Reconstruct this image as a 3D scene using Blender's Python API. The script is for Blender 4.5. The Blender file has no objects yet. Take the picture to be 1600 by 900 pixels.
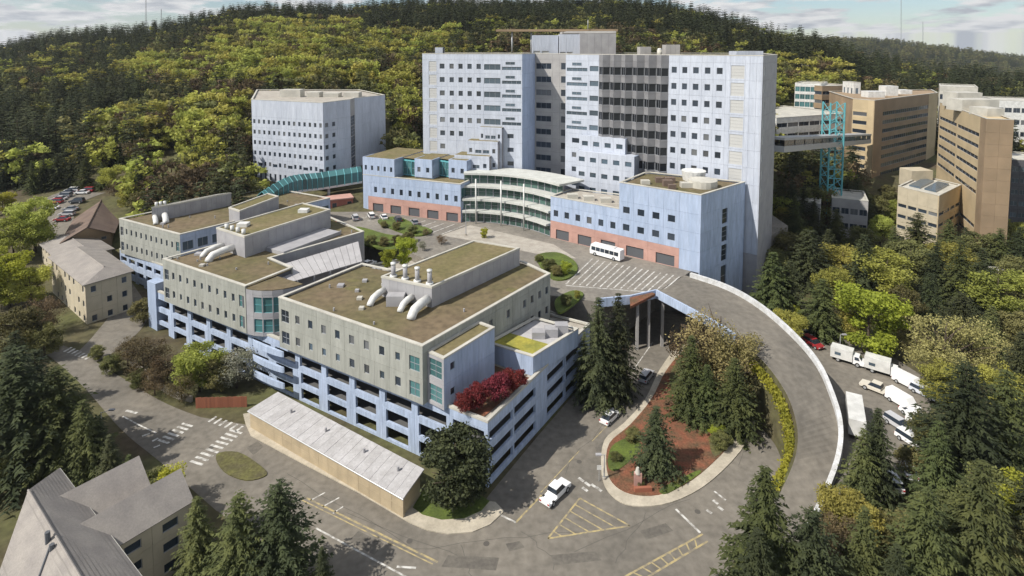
import bpy, bmesh, math, random
import numpy as np
from mathutils import Vector, Matrix

# ------------------------------------------------------------------ camera, sky, sun, exposure
SC = bpy.context.scene
COL = SC.collection
R = math.radians
CAMZ, FPX, HY, PITCH = 66.0, 900.0, 75.0, R(4)
PPY = HY + FPX * math.tan(PITCH)
cd = bpy.data.cameras.new('camera'); cam = bpy.data.objects.new('camera', cd); COL.objects.link(cam)
cam.location = (0, 0, CAMZ); cam.rotation_euler = (R(90) - PITCH, 0, 0)
cd.sensor_width = 36; cd.lens = 36 * FPX / 1600; cd.shift_y = -(450 - PPY) / 1600
cd.clip_start = 0.5; cd.clip_end = 20000
SC.camera = cam
SC.view_settings.view_transform = 'Standard'; SC.view_settings.look = 'None'
SC.cycles.max_bounces = 6; SC.cycles.diffuse_bounces = 3; SC.cycles.glossy_bounces = 3; SC.cycles.volume_bounces = 0; SC.cycles.adaptive_threshold = 0.02
SC.view_settings.exposure = 0.14; SC.view_settings.gamma = 1.0; SC.view_settings.use_curve_mapping = False

SUN_TO = Vector((-0.80, -0.42, 0)).normalized()          # horizontal direction towards the sun
SUN_EL = R(47)
world = bpy.data.worlds.new('World'); SC.world = world; world.use_nodes = True
nt = world.node_tree; nt.nodes.clear()
def wn(t, **k):
    n = nt.nodes.new(t)
    for a, b in k.items(): setattr(n, a, b)
    return n
wo = wn('ShaderNodeOutputWorld'); sky = wn('ShaderNodeTexSky', sky_type='NISHITA', sun_disc=False)
sky.sun_elevation = SUN_EL; sky.sun_rotation = math.atan2(SUN_TO.x, SUN_TO.y)
sky.altitude = 200; sky.dust_density = 0.4; sky.air_density = 1.0; sky.ozone_density = 3.0
tc = wn('ShaderNodeTexCoord'); sep = wn('ShaderNodeSeparateXYZ'); nt.links.new(tc.outputs['Generated'], sep.inputs[0])
mx = wn('ShaderNodeMath', operation='MAXIMUM'); mx.inputs[1].default_value = 0.02; nt.links.new(sep.outputs['Z'], mx.inputs[0])
cmb = wn('ShaderNodeCombineXYZ'); nt.links.new(sep.outputs['X'], cmb.inputs[0]); nt.links.new(sep.outputs['Y'], cmb.inputs[1]); nt.links.new(mx.outputs[0], cmb.inputs[2])
nt.links.new(cmb.outputs[0], sky.inputs['Vector'])
# clouds: a flat cloud layer seen by direction, x/(z+c), y/(z+c)
addz = wn('ShaderNodeMath', operation='ADD'); addz.inputs[1].default_value = 0.16; nt.links.new(mx.outputs[0], addz.inputs[0])
dx = wn('ShaderNodeMath', operation='DIVIDE'); dy = wn('ShaderNodeMath', operation='DIVIDE')
for d, s in ((dx, 'X'), (dy, 'Y')):
    nt.links.new(sep.outputs[s], d.inputs[0]); nt.links.new(addz.outputs[0], d.inputs[1])
cv = wn('ShaderNodeCombineXYZ'); nt.links.new(dx.outputs[0], cv.inputs[0]); nt.links.new(dy.outputs[0], cv.inputs[1])
n1 = wn('ShaderNodeTexNoise'); n1.inputs['Scale'].default_value = 1.7; n1.inputs['Detail'].default_value = 8; n1.inputs['Roughness'].default_value = 0.58
n2 = wn('ShaderNodeTexNoise'); n2.inputs['Scale'].default_value = 3.6; n2.inputs['Detail'].default_value = 6
for n in (n1, n2): nt.links.new(cv.outputs[0], n.inputs['Vector'])
r1 = wn('ShaderNodeValToRGB'); r1.color_ramp.elements[0].position = 0.455; r1.color_ramp.elements[1].position = 0.535
r2 = wn('ShaderNodeValToRGB'); r2.color_ramp.elements[0].position = 0.36; r2.color_ramp.elements[0].color = (0.56, 0.60, 0.66, 1)
r2.color_ramp.elements[1].position = 0.56; r2.color_ramp.elements[1].color = (1.0, 1.0, 1.0, 1)
nt.links.new(n1.outputs['Fac'], r1.inputs['Fac']); nt.links.new(n2.outputs['Fac'], r2.inputs['Fac'])
b1 = wn('ShaderNodeBackground'); b1.inputs['Strength'].default_value = 0.095
b2 = wn('ShaderNodeBackground'); b2.inputs['Strength'].default_value = 0.74
nt.links.new(sky.outputs[0], b1.inputs['Color']); nt.links.new(r2.outputs[0], b2.inputs['Color'])
ms = wn('ShaderNodeMixShader'); nt.links.new(r1.outputs[0], ms.inputs[0]); nt.links.new(b1.outputs[0], ms.inputs[1]); nt.links.new(b2.outputs[0], ms.inputs[2])
nt.links.new(ms.outputs[0], wo.inputs['Surface'])

sd = bpy.data.lights.new('sun', 'SUN'); sun = bpy.data.objects.new('sun', sd); COL.objects.link(sun)
sd.energy = 5.0; sd.angle = R(0.6); sd.color = (1.0, 0.945, 0.855)
sun.rotation_euler = Vector((SUN_TO.x * math.cos(SUN_EL), SUN_TO.y * math.cos(SUN_EL), math.sin(SUN_EL))).to_track_quat('Z', 'Y').to_euler()

# ------------------------------------------------------------------ helpers
rnd = random.Random(7)
def ray(px, py):
    xc = (px - 800) / FPX; yc = -(py - PPY) / FPX; c, s = math.cos(PITCH), math.sin(PITCH)
    return Vector((xc, c + yc * s, -s + yc * c))
def G(px, py, z=0.0):
    d = ray(px, py); k = (z - CAMZ) / d.z
    return Vector((d.x * k, d.y * k))
def DP(px, py, dist):
    d = ray(px, py); return Vector((0, 0, CAMZ)) + d * (dist / d.y)
def PX(p):
    c, s = math.cos(PITCH), math.sin(PITCH); z = p[2] - CAMZ
    f = p[1] * c - z * s; u = p[1] * s + z * c
    return 800 + FPX * p[0] / f, PPY - FPX * u / f
def lerp(a, b, t): return a + (b - a) * t
def S(t): t = max(0.0, min(1.0, t)); return t * t * (3 - 2 * t)
def itp(x, tab):
    if x <= tab[0][0]: return tab[0][1]
    for (a, b), (c, d) in zip(tab, tab[1:]):
        if x <= c: return b + (d - b) * (x - a) / (c - a)
    return tab[-1][1]

CREST = [(-400, 120), (0, 72), (100, 54), (200, 40), (300, 26), (400, 12), (500, 6), (620, 3), (800, -4), (980, -2), (1050, 8), (1130, 24), (1200, 44), (1300, 60), (1350, 78), (1450, 104), (1600, 122), (2000, 150)]
FARY = [(1000, 60), (1250, 62), (1370, 64), (1450, 73), (1600, 92), (1900, 120)]
DC = [(-400, 560), (900, 640), (1100, 560), (1250, 470), (1700, 470)]
FOOT = [(-300, 10), (0, 14), (300, 16), (1100, 15), (1230, 2), (1300, -5), (2000, -8)]
def gz(x, y):
    y = max(y, 5.0); px = 800 + FPX * x / y
    foot = itp(px, FOOT)
    near = 2.0 * S((-x - 60) / 40) + 1.0 * S((x - 58) / 12)
    r = S((y - 146) / 60)
    z = near * (1 - r) + foot * r
    if y > 205:
        dc = itp(px, DC); zc = CAMZ + (HY - itp(px, CREST)) * dc / FPX - 17
        u = (y - 205) / (dc - 205)
        if u <= 1: z = foot + (zc - foot) * u ** 0.85
        else:
            zf = CAMZ + (HY - itp(px, FARY)) * 1900 / FPX - 8
            if px < 1000: zf = zc - 90
            e = S((y - dc) / 350)
            z = zc + (zc - 70 - zc) * e if y < 1100 else zc - 70
            if y > 1000: z = lerp(zc - 70, zf, S((y - 1000) / 900))
            if y > 1900: z = zf - (y - 1900) * 0.12
        z += 2.5 * math.sin(x * 0.031 + y * 0.017) * S((y - 230) / 60)
    return z
def GP(px, py):
    z = 0.0
    for _ in range(12): p = G(px, py, z); z = gz(p.x, p.y)
    return Vector((p.x, p.y, z))

W = {}
def link(name, data, M=None, parent=None):
    o = bpy.data.objects.new(name, data); COL.objects.link(o)
    M = M or Matrix()
    if parent is not None:
        o.parent = parent; o.matrix_basis = W[parent].inverted() @ M
    else: o.matrix_basis = M
    W[o] = M
    return o
def tag(o, label=None, cat=None, group=None, kind=None):
    if label: o['label'] = label
    if cat: o['category'] = cat
    if group: o['group'] = group
    if kind: o['kind'] = kind
    return o
def thing(name, label, cat, loc, group=None, rz=0.0):
    o = link(name, None, Matrix.Translation(Vector(loc)) @ Matrix.Rotation(rz, 4, 'Z'))
    o.empty_display_size = 0.5
    return tag(o, label, cat, group)
def mesh(name, vs, fs, mats, mi=None, smooth=False):
    me = bpy.data.meshes.new(name); me.from_pydata([tuple(v) for v in vs], [], fs)
    for m in (mats if isinstance(mats, (list, tuple)) else [mats]): me.materials.append(m)
    if mi: me.polygons.foreach_set('material_index', mi)
    if smooth: me.polygons.foreach_set('use_smooth', [True] * len(me.polygons))
    me.update(); return me
class MB:
    def __init__(s): s.v = []; s.f = []; s.m = []
    def quad(s, a, b, c, d, m=0):
        n = len(s.v); s.v += [a, b, c, d]; s.f.append((n, n + 1, n + 2, n + 3)); s.m.append(m)
    def poly(s, pts, m=0):
        n = len(s.v); s.v += list(pts); s.f.append(tuple(range(n, n + len(pts)))); s.m.append(m)
    def box(s, x0, y0, z0, x1, y1, z1, m=0, T=None):
        c = [Vector(p) for p in ((x0, y0, z0), (x1, y0, z0), (x1, y1, z0), (x0, y1, z0), (x0, y0, z1), (x1, y0, z1), (x1, y1, z1), (x0, y1, z1))]
        if T is not None: c = [T @ p for p in c]
        n = len(s.v); s.v += c
        for f in ((3, 2, 1, 0), (4, 5, 6, 7), (0, 1, 5, 4), (1, 2, 6, 5), (2, 3, 7, 6), (3, 0, 4, 7)):
            s.f.append(tuple(n + i for i in f)); s.m.append(m)
    def prism(s, pts, z0, z1, m=0, bottom=True):
        P = [Vector((p[0], p[1], 0)) for p in pts]
        zz0 = z0 if isinstance(z0, (list, tuple)) else [z0] * len(P); zz1 = z1 if isinstance(z1, (list, tuple)) else [z1] * len(P)
        n = len(s.v); k = len(P)
        s.v += [Vector((p.x, p.y, a)) for p, a in zip(P, zz0)] + [Vector((p.x, p.y, a)) for p, a in zip(P, zz1)]
        s.f.append(tuple(n + k + i for i in range(k))); s.m.append(m)
        if bottom: s.f.append(tuple(n + k - 1 - i for i in range(k))); s.m.append(m)
        for i in range(k):
            j = (i + 1) % k; s.f.append((n + i, n + j, n + k + j, n + k + i)); s.m.append(m)
    def tube(s, pts, rad, n=8, m=0, caps=True):
        pts = [Vector(p) for p in pts]; rings = []
        for i, p in enumerate(pts):
            d = (pts[min(i + 1, len(pts) - 1)] - pts[max(i - 1, 0)]).normalized()
            a = d.orthogonal().normalized() if i == 0 else (a - d * a.dot(d)).normalized()
            b = d.cross(a); r = rad[i] if isinstance(rad, (list, tuple)) else rad
            base = len(s.v); rings.append(base)
            s.v += [p + (a * math.cos(t) + b * math.sin(t)) * r for t in (2 * math.pi * q / n for q in range(n))]
        for r0, r1 in zip(rings, rings[1:]):
            for q in range(n): s.f.append((r0 + q, r0 + (q + 1) % n, r1 + (q + 1) % n, r1 + q)); s.m.append(m)
        if caps:
            s.f.append(tuple(rings[0] + n - 1 - q for q in range(n))); s.f.append(tuple(rings[-1] + q for q in range(n))); s.m += [m, m]
    def build(s, name, mats, parent=None, M=None, smooth=False, local=False):
        M = M or (W[parent] if parent is not None else Matrix())
        vs = s.v if local else [M.inverted() @ Vector(v) for v in s.v]
        return link(name, mesh(name, vs, s.f, mats, s.m, smooth), M, parent)
def inset(poly, d):
    P = [Vector((p[0], p[1])) for p in poly]; n = len(P); out = []
    for i in range(n):
        a, b, c = P[i - 1], P[i], P[(i + 1) % n]
        e1 = (b - a).normalized(); e2 = (c - b).normalized(); n1 = Vector((-e1.y, e1.x)); n2 = Vector((-e2.y, e2.x))
        k = 1 + n1.dot(n2); m = (n1 + n2) / max(k, 0.3)
        out.append(b + m * d)
    return out
def centroid(poly): return sum((Vector((p[0], p[1])) for p in poly), Vector((0, 0))) / len(poly)

# ------------------------------------------------------------------ materials
MATS = {}
def mat(name, col, rough=0.8, noise=0.0, scale=1.0, col2=None, metal=0.0, spec=0.3, rand=0.0, bump=0.0, detail=4, coords='Object', stretch=None, lo=0.35, hi=0.65, fine=0.0, fscale=10.0):
    if name in MATS: return MATS[name]
    m = bpy.data.materials.new(name); m.use_nodes = True; t = m.node_tree; p = t.nodes['Principled BSDF']
    p.inputs['Base Color'].default_value = (*col, 1); p.inputs['Roughness'].default_value = rough
    p.inputs['Metallic'].default_value = metal; p.inputs['Specular IOR Level'].default_value = spec
    out = None
    if col2 or noise:
        g = t.nodes.new('ShaderNodeNewGeometry') if coords == 'World' else t.nodes.new('ShaderNodeTexCoord')
        src = g.outputs['Position'] if coords == 'World' else g.outputs['Object']
        if stretch:
            mp = t.nodes.new('ShaderNodeMapping'); mp.inputs['Scale'].default_value = stretch; t.links.new(src, mp.inputs[0]); src = mp.outputs[0]
        nz = t.nodes.new('ShaderNodeTexNoise'); nz.inputs['Scale'].default_value = scale; nz.inputs['Detail'].default_value = detail
        t.links.new(src, nz.inputs['Vector'])
        rp = t.nodes.new('ShaderNodeValToRGB'); c2 = col2 or tuple(c * (1 - noise) for c in col)
        rp.color_ramp.elements[0].position = lo; rp.color_ramp.elements[0].color = (*c2, 1)
        rp.color_ramp.elements[1].position = hi; rp.color_ramp.elements[1].color = (*col, 1)
        t.links.new(nz.outputs['Fac'], rp.inputs[0]); out = rp.outputs[0]
        if fine:
            n3 = t.nodes.new('ShaderNodeTexNoise'); n3.inputs['Scale'].default_value = fscale; n3.inputs['Detail'].default_value = 5; t.links.new(src, n3.inputs['Vector'])
            mr = t.nodes.new('ShaderNodeMapRange'); mr.inputs[1].default_value = 0.3; mr.inputs[2].default_value = 0.7; mr.inputs[3].default_value = 1 - fine; mr.inputs[4].default_value = 1 + fine * 0.6
            t.links.new(n3.outputs['Fac'], mr.inputs[0])
            mu = t.nodes.new('ShaderNodeMix'); mu.data_type = 'RGBA'; mu.blend_type = 'MULTIPLY'; mu.inputs[0].default_value = 1
            t.links.new(out, mu.inputs[6]); t.links.new(mr.outputs[0], mu.inputs[7]); out = mu.outputs[2]
        if bump:
            bp = t.nodes.new('ShaderNodeBump'); bp.inputs['Strength'].default_value = bump; bp.inputs['Distance'].default_value = 0.1
            t.links.new(nz.outputs['Fac'], bp.inputs['Height']); t.links.new(bp.outputs[0], p.inputs['Normal'])
    if rand:
        oi = t.nodes.new('ShaderNodeObjectInfo'); mr = t.nodes.new('ShaderNodeMapRange')
        mr.inputs[3].default_value = 1 - rand; mr.inputs[4].default_value = 1 + rand; t.links.new(oi.outputs['Random'], mr.inputs[0])
        hs = t.nodes.new('ShaderNodeHueSaturation'); t.links.new(mr.outputs[0], hs.inputs['Value'])
        if out is not None: t.links.new(out, hs.inputs['Color'])
        else: hs.inputs['Color'].default_value = (*col, 1)
        out = hs.outputs[0]
    if out is not None: t.links.new(out, p.inputs['Base Color'])
    MATS[name] = m; return m
def leafmat(name, col, col2, rand=0.25, transl=0.25, hue=0.02):
    if name in MATS: return MATS[name]
    m = bpy.data.materials.new(name); m.use_nodes = True; t = m.node_tree; p = t.nodes['Principled BSDF']
    tcn = t.nodes.new('ShaderNodeTexCoord'); nz = t.nodes.new('ShaderNodeTexNoise'); nz.inputs['Scale'].default_value = 0.55; nz.inputs['Detail'].default_value = 5
    t.links.new(tcn.outputs['Object'], nz.inputs['Vector'])
    rp = t.nodes.new('ShaderNodeValToRGB'); rp.color_ramp.elements[0].position = 0.36; rp.color_ramp.elements[0].color = (*col2, 1)
    rp.color_ramp.elements[1].position = 0.64; rp.color_ramp.elements[1].color = (*col, 1); t.links.new(nz.outputs['Fac'], rp.inputs[0])
    oi = t.nodes.new('ShaderNodeObjectInfo')
    mr = t.nodes.new('ShaderNodeMapRange'); mr.inputs[3].default_value = 1 - rand; mr.inputs[4].default_value = 1 + rand; t.links.new(oi.outputs['Random'], mr.inputs[0])
    m2 = t.nodes.new('ShaderNodeMath'); m2.operation = 'MULTIPLY'; m2.inputs[1].default_value = 7.31; t.links.new(oi.outputs['Random'], m2.inputs[0])
    m3 = t.nodes.new('ShaderNodeMath'); m3.operation = 'FRACT'; t.links.new(m2.outputs[0], m3.inputs[0])
    m4 = t.nodes.new('ShaderNodeMapRange'); m4.inputs[3].default_value = 0.5 - hue; m4.inputs[4].default_value = 0.5 + hue; t.links.new(m3.outputs[0], m4.inputs[0])
    hs = t.nodes.new('ShaderNodeHueSaturation'); t.links.new(rp.outputs[0], hs.inputs['Color']); t.links.new(mr.outputs[0], hs.inputs['Value']); t.links.new(m4.outputs[0], hs.inputs['Hue'])
    t.links.new(hs.outputs[0], p.inputs['Base Color']); p.inputs['Roughness'].default_value = 0.7; p.inputs['Specular IOR Level'].default_value = 0.15
    tr = t.nodes.new('ShaderNodeBsdfTranslucent'); t.links.new(hs.outputs[0], tr.inputs['Color'])
    mxs = t.nodes.new('ShaderNodeMixShader'); mxs.inputs[0].default_value = transl
    t.links.new(p.outputs[0], mxs.inputs[1]); t.links.new(tr.outputs[0], mxs.inputs[2]); t.links.new(mxs.outputs[0], t.nodes['Material Output'].inputs['Surface'])
    MATS[name] = m; return m

M_asph = mat('asphalt', (0.205, 0.185, 0.155), 0.9, col2=(0.150, 0.137, 0.117), scale=0.09, coords='World', detail=8, fine=0.22, fscale=0.9)
M_asph2 = mat('plaza_asphalt', (0.235, 0.215, 0.185), 0.9, col2=(0.18, 0.166, 0.146), scale=0.12, coords='World', detail=8, fine=0.2, fscale=1.2)
M_conc = mat('concrete', (0.42, 0.39, 0.34), 0.9, col2=(0.33, 0.30, 0.26), scale=0.5, coords='World', fine=0.12, fscale=3)
M_kerb = mat('kerb_concrete', (0.50, 0.45, 0.36), 0.9, col2=(0.38, 0.34, 0.27), scale=0.4, coords='World', fine=0.12, fscale=3)
M_white = mat('white_paint', (0.58, 0.57, 0.54), 0.7, col2=(0.24, 0.225, 0.20), scale=1.3, coords='World', lo=0.36, hi=0.58, detail=8)
M_yellow = mat('yellow_paint', (0.42, 0.34, 0.17), 0.7, col2=(0.21, 0.185, 0.14), scale=1.2, coords='World', lo=0.36, hi=0.6, detail=8)
M_ground = mat('ground_soil', (0.10, 0.105, 0.040), 0.95, col2=(0.085, 0.066, 0.042), scale=0.06, coords='World', detail=8, fine=0.35, fscale=0.7, bump=0.4)
M_grass = mat('grass', (0.115, 0.155, 0.030), 0.95, col2=(0.075, 0.10, 0.025), scale=0.35, coords='World', detail=6, fine=0.3, fscale=3)
M_dull = mat('dull_grass', (0.13, 0.125, 0.045), 0.95, col2=(0.095, 0.085, 0.045), scale=0.5, coords='World', detail=6, fine=0.35, fscale=2.5)
M_mulch = mat('bark_mulch', (0.235, 0.090, 0.052), 0.95, col2=(0.115, 0.075, 0.042), scale=0.5, coords='World', detail=6, fine=0.35, fscale=3)
M_pale = mat('pale_panel', (0.50, 0.535, 0.61), 0.6, col2=(0.44, 0.475, 0.55), scale=0.5, coords='World', rand=0.035, stretch=(1, 1, .16), fine=.10, fscale=2.2)
M_blue = mat('blue_panel', (0.40, 0.475, 0.62), 0.6, col2=(0.335, 0.41, 0.55), scale=0.5, coords='World', rand=0.035, stretch=(1, 1, .16), fine=.12, fscale=2.2)
M_blue2 = mat('garage_blue', (0.44, 0.52, 0.675), 0.65, col2=(0.355, 0.43, 0.565), scale=0.6, coords='World', rand=0.04, stretch=(1, 1, .16), fine=.18, fscale=2.5)
M_pink = mat('pink_stone', (0.50, 0.30, 0.25), 0.8, col2=(0.42, 0.25, 0.21), scale=0.4, coords='World', rand=0.06)
M_beige = mat('beige_panel', (0.36, 0.365, 0.33), 0.75, col2=(0.298, 0.303, 0.272), scale=0.6, coords='World', rand=0.04, stretch=(1, 1, .16), fine=.12, fscale=2.5)
M_greyw = mat('grey_metal_wall', (0.37, 0.365, 0.375), 0.6, col2=(0.31, 0.305, 0.32), scale=0.4, coords='World', rand=0.03)
M_core = mat('core_concrete', (0.38, 0.37, 0.36), 0.8, col2=(0.32, 0.31, 0.305), scale=0.3, coords='World', rand=0.03)
M_dark = mat('dark_backing', (0.10, 0.105, 0.115), 0.9)
M_roof = mat('moss_gravel_roof', (0.165, 0.125, 0.078), 0.95, col2=(0.125, 0.112, 0.052), scale=0.09, coords='World', detail=7, fine=0.28, fscale=0.8)
M_roof2 = mat('green_roof', (0.20, 0.160, 0.088), 0.95, col2=(0.145, 0.130, 0.055), scale=0.14, coords='World', detail=7, fine=0.25, fscale=1)
M_moss = mat('yellow_moss_roof', (0.36, 0.32, 0.06), 0.95, col2=(0.22, 0.22, 0.05), scale=0.4, coords='World', fine=0.2, fscale=2)
M_coping = mat('pale_coping', (0.54, 0.52, 0.46), 0.6, col2=(0.42, 0.405, 0.36), scale=0.3, coords='World')
M_whitem = mat('white_metal', (0.68, 0.68, 0.66), 0.45, col2=(0.54, 0.54, 0.52), scale=0.8, coords='World', spec=0.4)
M_glass = mat('dark_glass', (0.030, 0.040, 0.055), 0.12, spec=0.55, rand=0.4)
M_blind = mat('glass_with_blind', (0.11, 0.115, 0.12), 0.2, spec=0.5, rand=0.5)
M_glass2 = mat('blue_glass', (0.07, 0.10, 0.13), 0.14, spec=0.6, rand=0.4)
M_teal = mat('teal_glass', (0.06, 0.15, 0.155), 0.18, spec=0.6, rand=0.35)
M_green = mat('green_glass', (0.05, 0.10, 0.085), 0.16, spec=0.6, rand=0.35)
M_frame = mat('window_frame', (0.30, 0.32, 0.35), 0.5)
M_tealm = mat('teal_steel', (0.14, 0.42, 0.46), 0.5, col2=(0.10, 0.33, 0.37), scale=0.5)
M_louvre = mat('louvre_grey', (0.47, 0.47, 0.46), 0.7, rand=0.05)
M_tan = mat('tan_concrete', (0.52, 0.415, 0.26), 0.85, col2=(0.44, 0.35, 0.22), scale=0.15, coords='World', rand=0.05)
M_tan2 = mat('brown_and_shaded_tan', (0.31, 0.225, 0.145), 0.85, col2=(0.25, 0.185, 0.12), scale=0.15, coords='World', rand=0.05)  # brown walls; on the tan towers it is tan with shade painted in
M_shing = mat('grey_shingle', (0.30, 0.275, 0.25), 0.9, col2=(0.24, 0.22, 0.205), scale=0.4, coords='World', fine=0.12, fscale=5)
M_brownr = mat('brown_shingle', (0.17, 0.125, 0.10), 0.9, col2=(0.13, 0.095, 0.08), scale=0.3, coords='World', fine=0.15, fscale=3)
M_cream = mat('cream_wall', (0.50, 0.44, 0.33), 0.85, col2=(0.43, 0.38, 0.285), scale=0.4, coords='World')
M_bark = mat('bark', (0.10, 0.075, 0.055), 0.95, col2=(0.06, 0.045, 0.035), scale=3)
M_shed = mat('pale_membrane_roof', (0.44, 0.43, 0.435), 0.8, col2=(0.37, 0.36, 0.365), scale=0.35, coords='World', fine=0.06, fscale=2)
M_tanw = mat('tan_block', (0.46, 0.375, 0.25), 0.9, col2=(0.38, 0.31, 0.21), scale=0.5, coords='World', rand=0.06)
M_brick = mat('rust_fence', (0.26, 0.10, 0.06), 0.9, rand=0.15)
M_rubber = mat('tyre_rubber', (0.02, 0.02, 0.02), 0.8)
M_carw = mat('white_car_paint', (0.80, 0.80, 0.80), 0.25, spec=0.6)
M_steel = mat('grey_steel', (0.40, 0.41, 0.42), 0.45, metal=0.3)
M_lamp = mat('lamp_lens', (0.75, 0.75, 0.72), 0.2, spec=0.6)
M_red = mat('red_paint', (0.30, 0.03, 0.035), 0.3, spec=0.6)
M_redl = mat('tail_lamp', (0.35, 0.02, 0.02), 0.3)

# ------------------------------------------------------------------ facade kit: panels with real openings, windows set back in them
TH, GAP = 0.28, 0.018
PCACHE = {}
def panel_mesh(w, h, rect, m, gap=GAP, th=TH):
    key = (round(w, 2), round(h, 2), rect, m.name, gap, th)
    if key in PCACHE: return PCACHE[key]
    b = MB(); x0, x1, z0, z1 = gap, w - gap, gap, h - gap
    if rect is None: b.box(x0, 0, z0, x1, th, z1)
    else:
        u0, u1, v0, v1 = rect[0] * w, rect[1] * w, rect[2] * h, rect[3] * h
        o = [(x0, z0), (x1, z0), (x1, z1), (x0, z1)]; i = [(u0, v0), (u1, v0), (u1, v1), (u0, v1)]
        for k in range(4):
            a, c = o[k], o[(k + 1) % 4]; d, e = i[k], i[(k + 1) % 4]
            b.quad((a[0], 0, a[1]), (c[0], 0, c[1]), (e[0], 0, e[1]), (d[0], 0, d[1]))
            b.quad((a[0], 0, a[1]), (a[0], th, a[1]), (c[0], th, c[1]), (c[0], 0, c[1]))
            b.quad((d[0], 0, d[1]), (e[0], 0, e[1]), (e[0], th, e[1]), (d[0], th, d[1]))
    me = mesh('panel', b.v, b.f, m); PCACHE[key] = me; return me
def window_mesh(w, h, gm, fm, nx=1, nz=1):
    key = ('w', round(w, 2), round(h, 2), gm.name, fm.name, nx, nz)
    if key in PCACHE: return PCACHE[key]
    b = MB(); f = 0.07
    for (x0, z0, x1, z1) in [(0, 0, w, f), (0, h - f, w, h), (0, f, f, h - f), (w - f, f, w, h - f)]: b.box(x0, 0, z0, x1, 0.05, z1, 1)
    for k in range(1, nx): b.box(w * k / nx - f / 2, 0.004, f, w * k / nx + f / 2, 0.05, h - f, 1)
    for k in range(1, nz): b.box(f, 0.008, h * k / nz - f / 2, w - f, 0.05, h * k / nz + f / 2, 1)
    me = mesh('window', b.v, b.f, [gm, fm], b.m)
    b = MB(); b.quad((0, 0.06, 0), (w, 0.06, 0), (w, 0.06, h), (0, 0.06, h)); PCACHE[key] = (me, mesh('pane', b.v, b.f, gm)); return PCACHE[key]
def put_window(name, w, h, gm, fm, nx, nz, M, root):
    if gm.name == 'dark_glass' and rnd.random() < .16: gm = M_blind
    fr_, pn = window_mesh(w, h, gm, fm, nx, nz); o = link(name, fr_, M, root); link('slats' if name == 'louvre' else 'glass', pn, M, o); return o
PCOUNT = {}
def facade(root, p0, p1, z0, rows, cols, fn, m, gm=None, fm=None, wdepth=0.14, th=TH, pname='panel'):
    """rows / cols: lists of heights / relative widths; fn(r, c) -> None | (u0,u1,v0,v1[,opts]) ; opts: g glass, nx, nz, open, m"""
    p0 = Vector((p0[0], p0[1])); p1 = Vector((p1[0], p1[1])); L = (p1 - p0).length; d = (p1 - p0) / L; ang = math.atan2(d.y, d.x)
    tot = sum(cols); z = z0
    for r, h in enumerate(rows):
        u = 0.0
        for c, cw in enumerate(cols):
            w = L * cw / tot; spec = fn(r, c); opts = {}
            rect = None
            if spec == 'skip': u += w; continue
            if spec: rect = tuple(spec[:4]); opts = spec[4] if len(spec) > 4 else {}
            q = p0 + d * u; M = Matrix.Translation((q.x, q.y, z)) @ Matrix.Rotation(ang, 4, 'Z')
            pm = opts.get('m', m)
            n = PCOUNT.get(root, 0) + 1; PCOUNT[root] = n
            if rect == (0, 0, 0, 0): rect = None
            link(pname, panel_mesh(w, h, rect, pm, th=th), M, root)
            if rect and not opts.get('open'):
                ww, wh = (rect[1] - rect[0]) * w, (rect[3] - rect[2]) * h
                put_window(opts.get('name', 'window'), ww, wh, opts.get('g', gm or M_glass), opts.get('f', fm or M_frame), opts.get('nx', 1), opts.get('nz', 1),
                     M @ Matrix.Translation((rect[0] * w, opts.get('d', wdepth), rect[2] * h)), root)
            u += w
        z += h
def building(name, label, cat, poly, z0, z1, roofm=None, backm=None, coping=True, wall=0.30, rdrop=0.35, copm=None, skin=None):
    """backing walls, roof sheet, coping; facades are added by the caller"""
    c = centroid(poly); root = thing(name, label, cat, (c.x, c.y, z0))
    b = MB(); b.prism(inset(poly, wall if skin is None else 0.0), z0, z1 - rdrop - 0.15); b.build('wall', skin or backm or M_dark, root)
    b = MB(); b.prism(inset(poly, wall + 0.02), z1 - rdrop - 0.14, z1 - rdrop); b.build('roof', roofm or M_roof, root)
    if coping: ring(root, poly, z1 - (0.02 if skin is None else rdrop + 0.14), z1 + 0.18, 0.55, copm or M_coping)
    return root
def ring(root, poly, z0, z1, w, m, name='coping', out=0.06):
    a = inset(poly, -out); i = inset(poly, w); b = MB(); n = len(a)
    for k in range(n):
        j = (k + 1) % n
        A, Bq, C, D = a[k], a[j], i[j], i[k]
        b.quad((A.x, A.y, z1), (Bq.x, Bq.y, z1), (C.x, C.y, z1), (D.x, D.y, z1))
        b.quad((A.x, A.y, z0), (Bq.x, Bq.y, z0), (Bq.x, Bq.y, z1), (A.x, A.y, z1))
        b.quad((C.x, C.y, z0), (D.x, D.y, z0), (D.x, D.y, z1), (C.x, C.y, z1))
    return b.build(name, m, root)
def vbox(root, name, m, p0, p1, z0, z1, depth, off=0.0):
    """upright box whose front runs p0->p1 and which reaches `depth` inwards"""
    p0 = Vector((p0[0], p0[1])); p1 = Vector((p1[0], p1[1])); d = (p1 - p0).normalized(); n = Vector((-d.y, d.x))
    a, b_ = p0 + n * off, p1 + n * off
    b = MB(); b.prism([a, b_, b_ + n * depth, a + n * depth], z0, z1); return b.build(name, m, root)
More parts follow.
